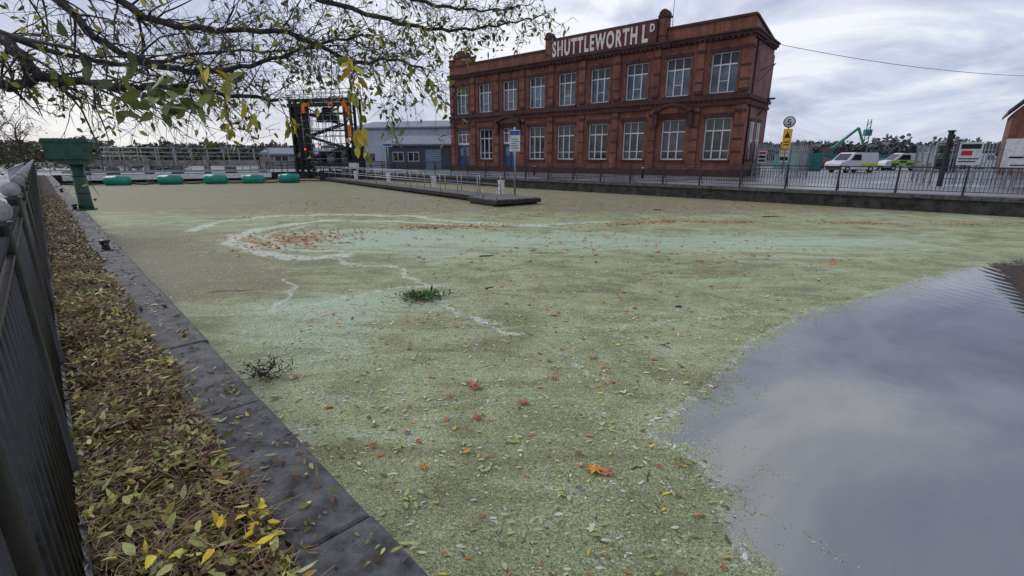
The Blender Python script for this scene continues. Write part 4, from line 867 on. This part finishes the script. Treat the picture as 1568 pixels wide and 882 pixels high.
droops=[([(-1.6,4.18,3.12),(-1.25,3.5,3.05),(-.97,3.05,2.8),(-.91,2.95,2.5),(-.87,2.9,2.27)],28,.45),
        ([(-1.95,2.4,2.7),(-1.65,2.65,2.74),(-1.48,2.75,2.58),(-1.43,2.75,2.42)],14,.4),
        ([(-1.42,4.59,3.05),(-1.44,4.5,2.85),(-1.46,4.45,2.65)],12,.2),([(-2.3,4.05,2.75),(-2.25,3.95,2.6),(-2.2,3.9,2.45)],14,.2),([(-.8,4.6,3.02),(-.72,4.6,2.85),(-.66,4.6,2.68)],14,.2),([(-1.9,4.1,2.7),(-1.85,4.1,2.55),(-1.83,4.1,2.45)],14,.2)]
DL=[]
for dpt,cnt,t0 in droops:
    sp=smooth(dpt,4); mb.tube(sp,np.linspace(.004,.0018,len(sp)),0,4,False)
    for i in range(cnt):
        t=random.uniform(t0,1)*(len(sp)-1);a=int(min(t,len(sp)-2)); DL.append(sp[a].lerp(sp[a+1],t-a)+Vector((random.gauss(0,.015),random.gauss(0,.015),0)))
mb.obj('branches',[bark],tg)
def tleaves(name,pl,l0,l1,cols,ps,asp=(.35,.5),drop=.7,jit=.02):
    n=len(pl); p=np.array([tuple(x) for x in pl])+rng.normal(0,jit,(n,3)); dr=rng.normal(0,.7,(n,3)); dr[:,2]-=drop
    ln=rng.uniform(l0,l1,n); leaves(name,p,dr,rng.normal(0,1,(n,3))+np.array([0,-.6,.5]),ln,ln*rng.uniform(*asp,n),pick(n,cols,ps,.3),LM,.3,.3,tg)
LV=[p for p in LV if random.random()<(.9 if p.z<3.3 else .5)*(1.0 if mnoise.noise(p*1.1)>-.05 else .4)]
random.shuffle(LV); LV=LV[:7500]
GL=[(.18,.21,.05),(.28,.28,.06),(.11,.13,.035),(.46,.4,.07),(.18,.11,.04)]
tleaves('leaves',LV,.035,.08,GL,[4,4,3,2,1.5])
tleaves('yellow_leaves',DL,.06,.11,[(.55,.45,.05),(.4,.4,.06),(.62,.45,.04),(.24,.26,.05)],[3,3,1,2],drop=1.5,jit=.01)
CL=[Vector((random.gauss(-1.62,.14),random.gauss(2.37,.08),random.gauss(2.53,.05))) for i in range(46)]+[Vector((random.gauss(-1.95,.1),random.gauss(2.4,.08),random.gauss(2.66,.05))) for i in range(16)]
tleaves('near_leaves',CL,.07,.11,[(.12,.16,.035),(.18,.22,.05),(.08,.1,.025),(.26,.26,.06)],[3,3,3,1],asp=(.4,.55),drop=.6,jit=.01)
def bare(loc,h,sd_,leafy=.15):
    random.seed(sd_); g=group('bare_tree',loc); m1=MB(); LVb=[]; cf={'lv':2,'rmin':.010,'cd':.75}
    tp=[Vector((0,0,0))]; 
    for i in range(6): tp.append(tp[-1]+Vector((random.gauss(0,.12),random.gauss(0,.12),h*.11)))
    rr=list(np.linspace(h*.025,h*.014,7)); m1.tube(tp,rr,0,8)
    for i in range(13):
        a=random.randrange(2,7); d=Vector((random.gauss(0,1),random.gauss(0,1),random.uniform(.5,1.6)))
        grow(m1,LVb,tp[a],d,h*random.uniform(.3,.5),rr[a]*.55,3,.0,5,leafy,cf)
    m1.obj('trunk_and_branches',[bark],g)
    if LVb:
        n=len(LVb); ln=rng.uniform(.12,.25,n); leaves('leaves',[tuple(p) for p in LVb],rng.normal(0,1,(n,3)),rng.normal(0,1,(n,3)),ln,ln*.6,pick(n,[(.14,.13,.05),(.2,.15,.05),(.09,.08,.04)],[2,1,2]),LM,parent=g)
bare((-35,31,GZ),6.5,3); bare((-45,42,GZ),7.5,5); bare((-42,34,GZ),7.5,8); bare((-58,58,GZ),7,11)
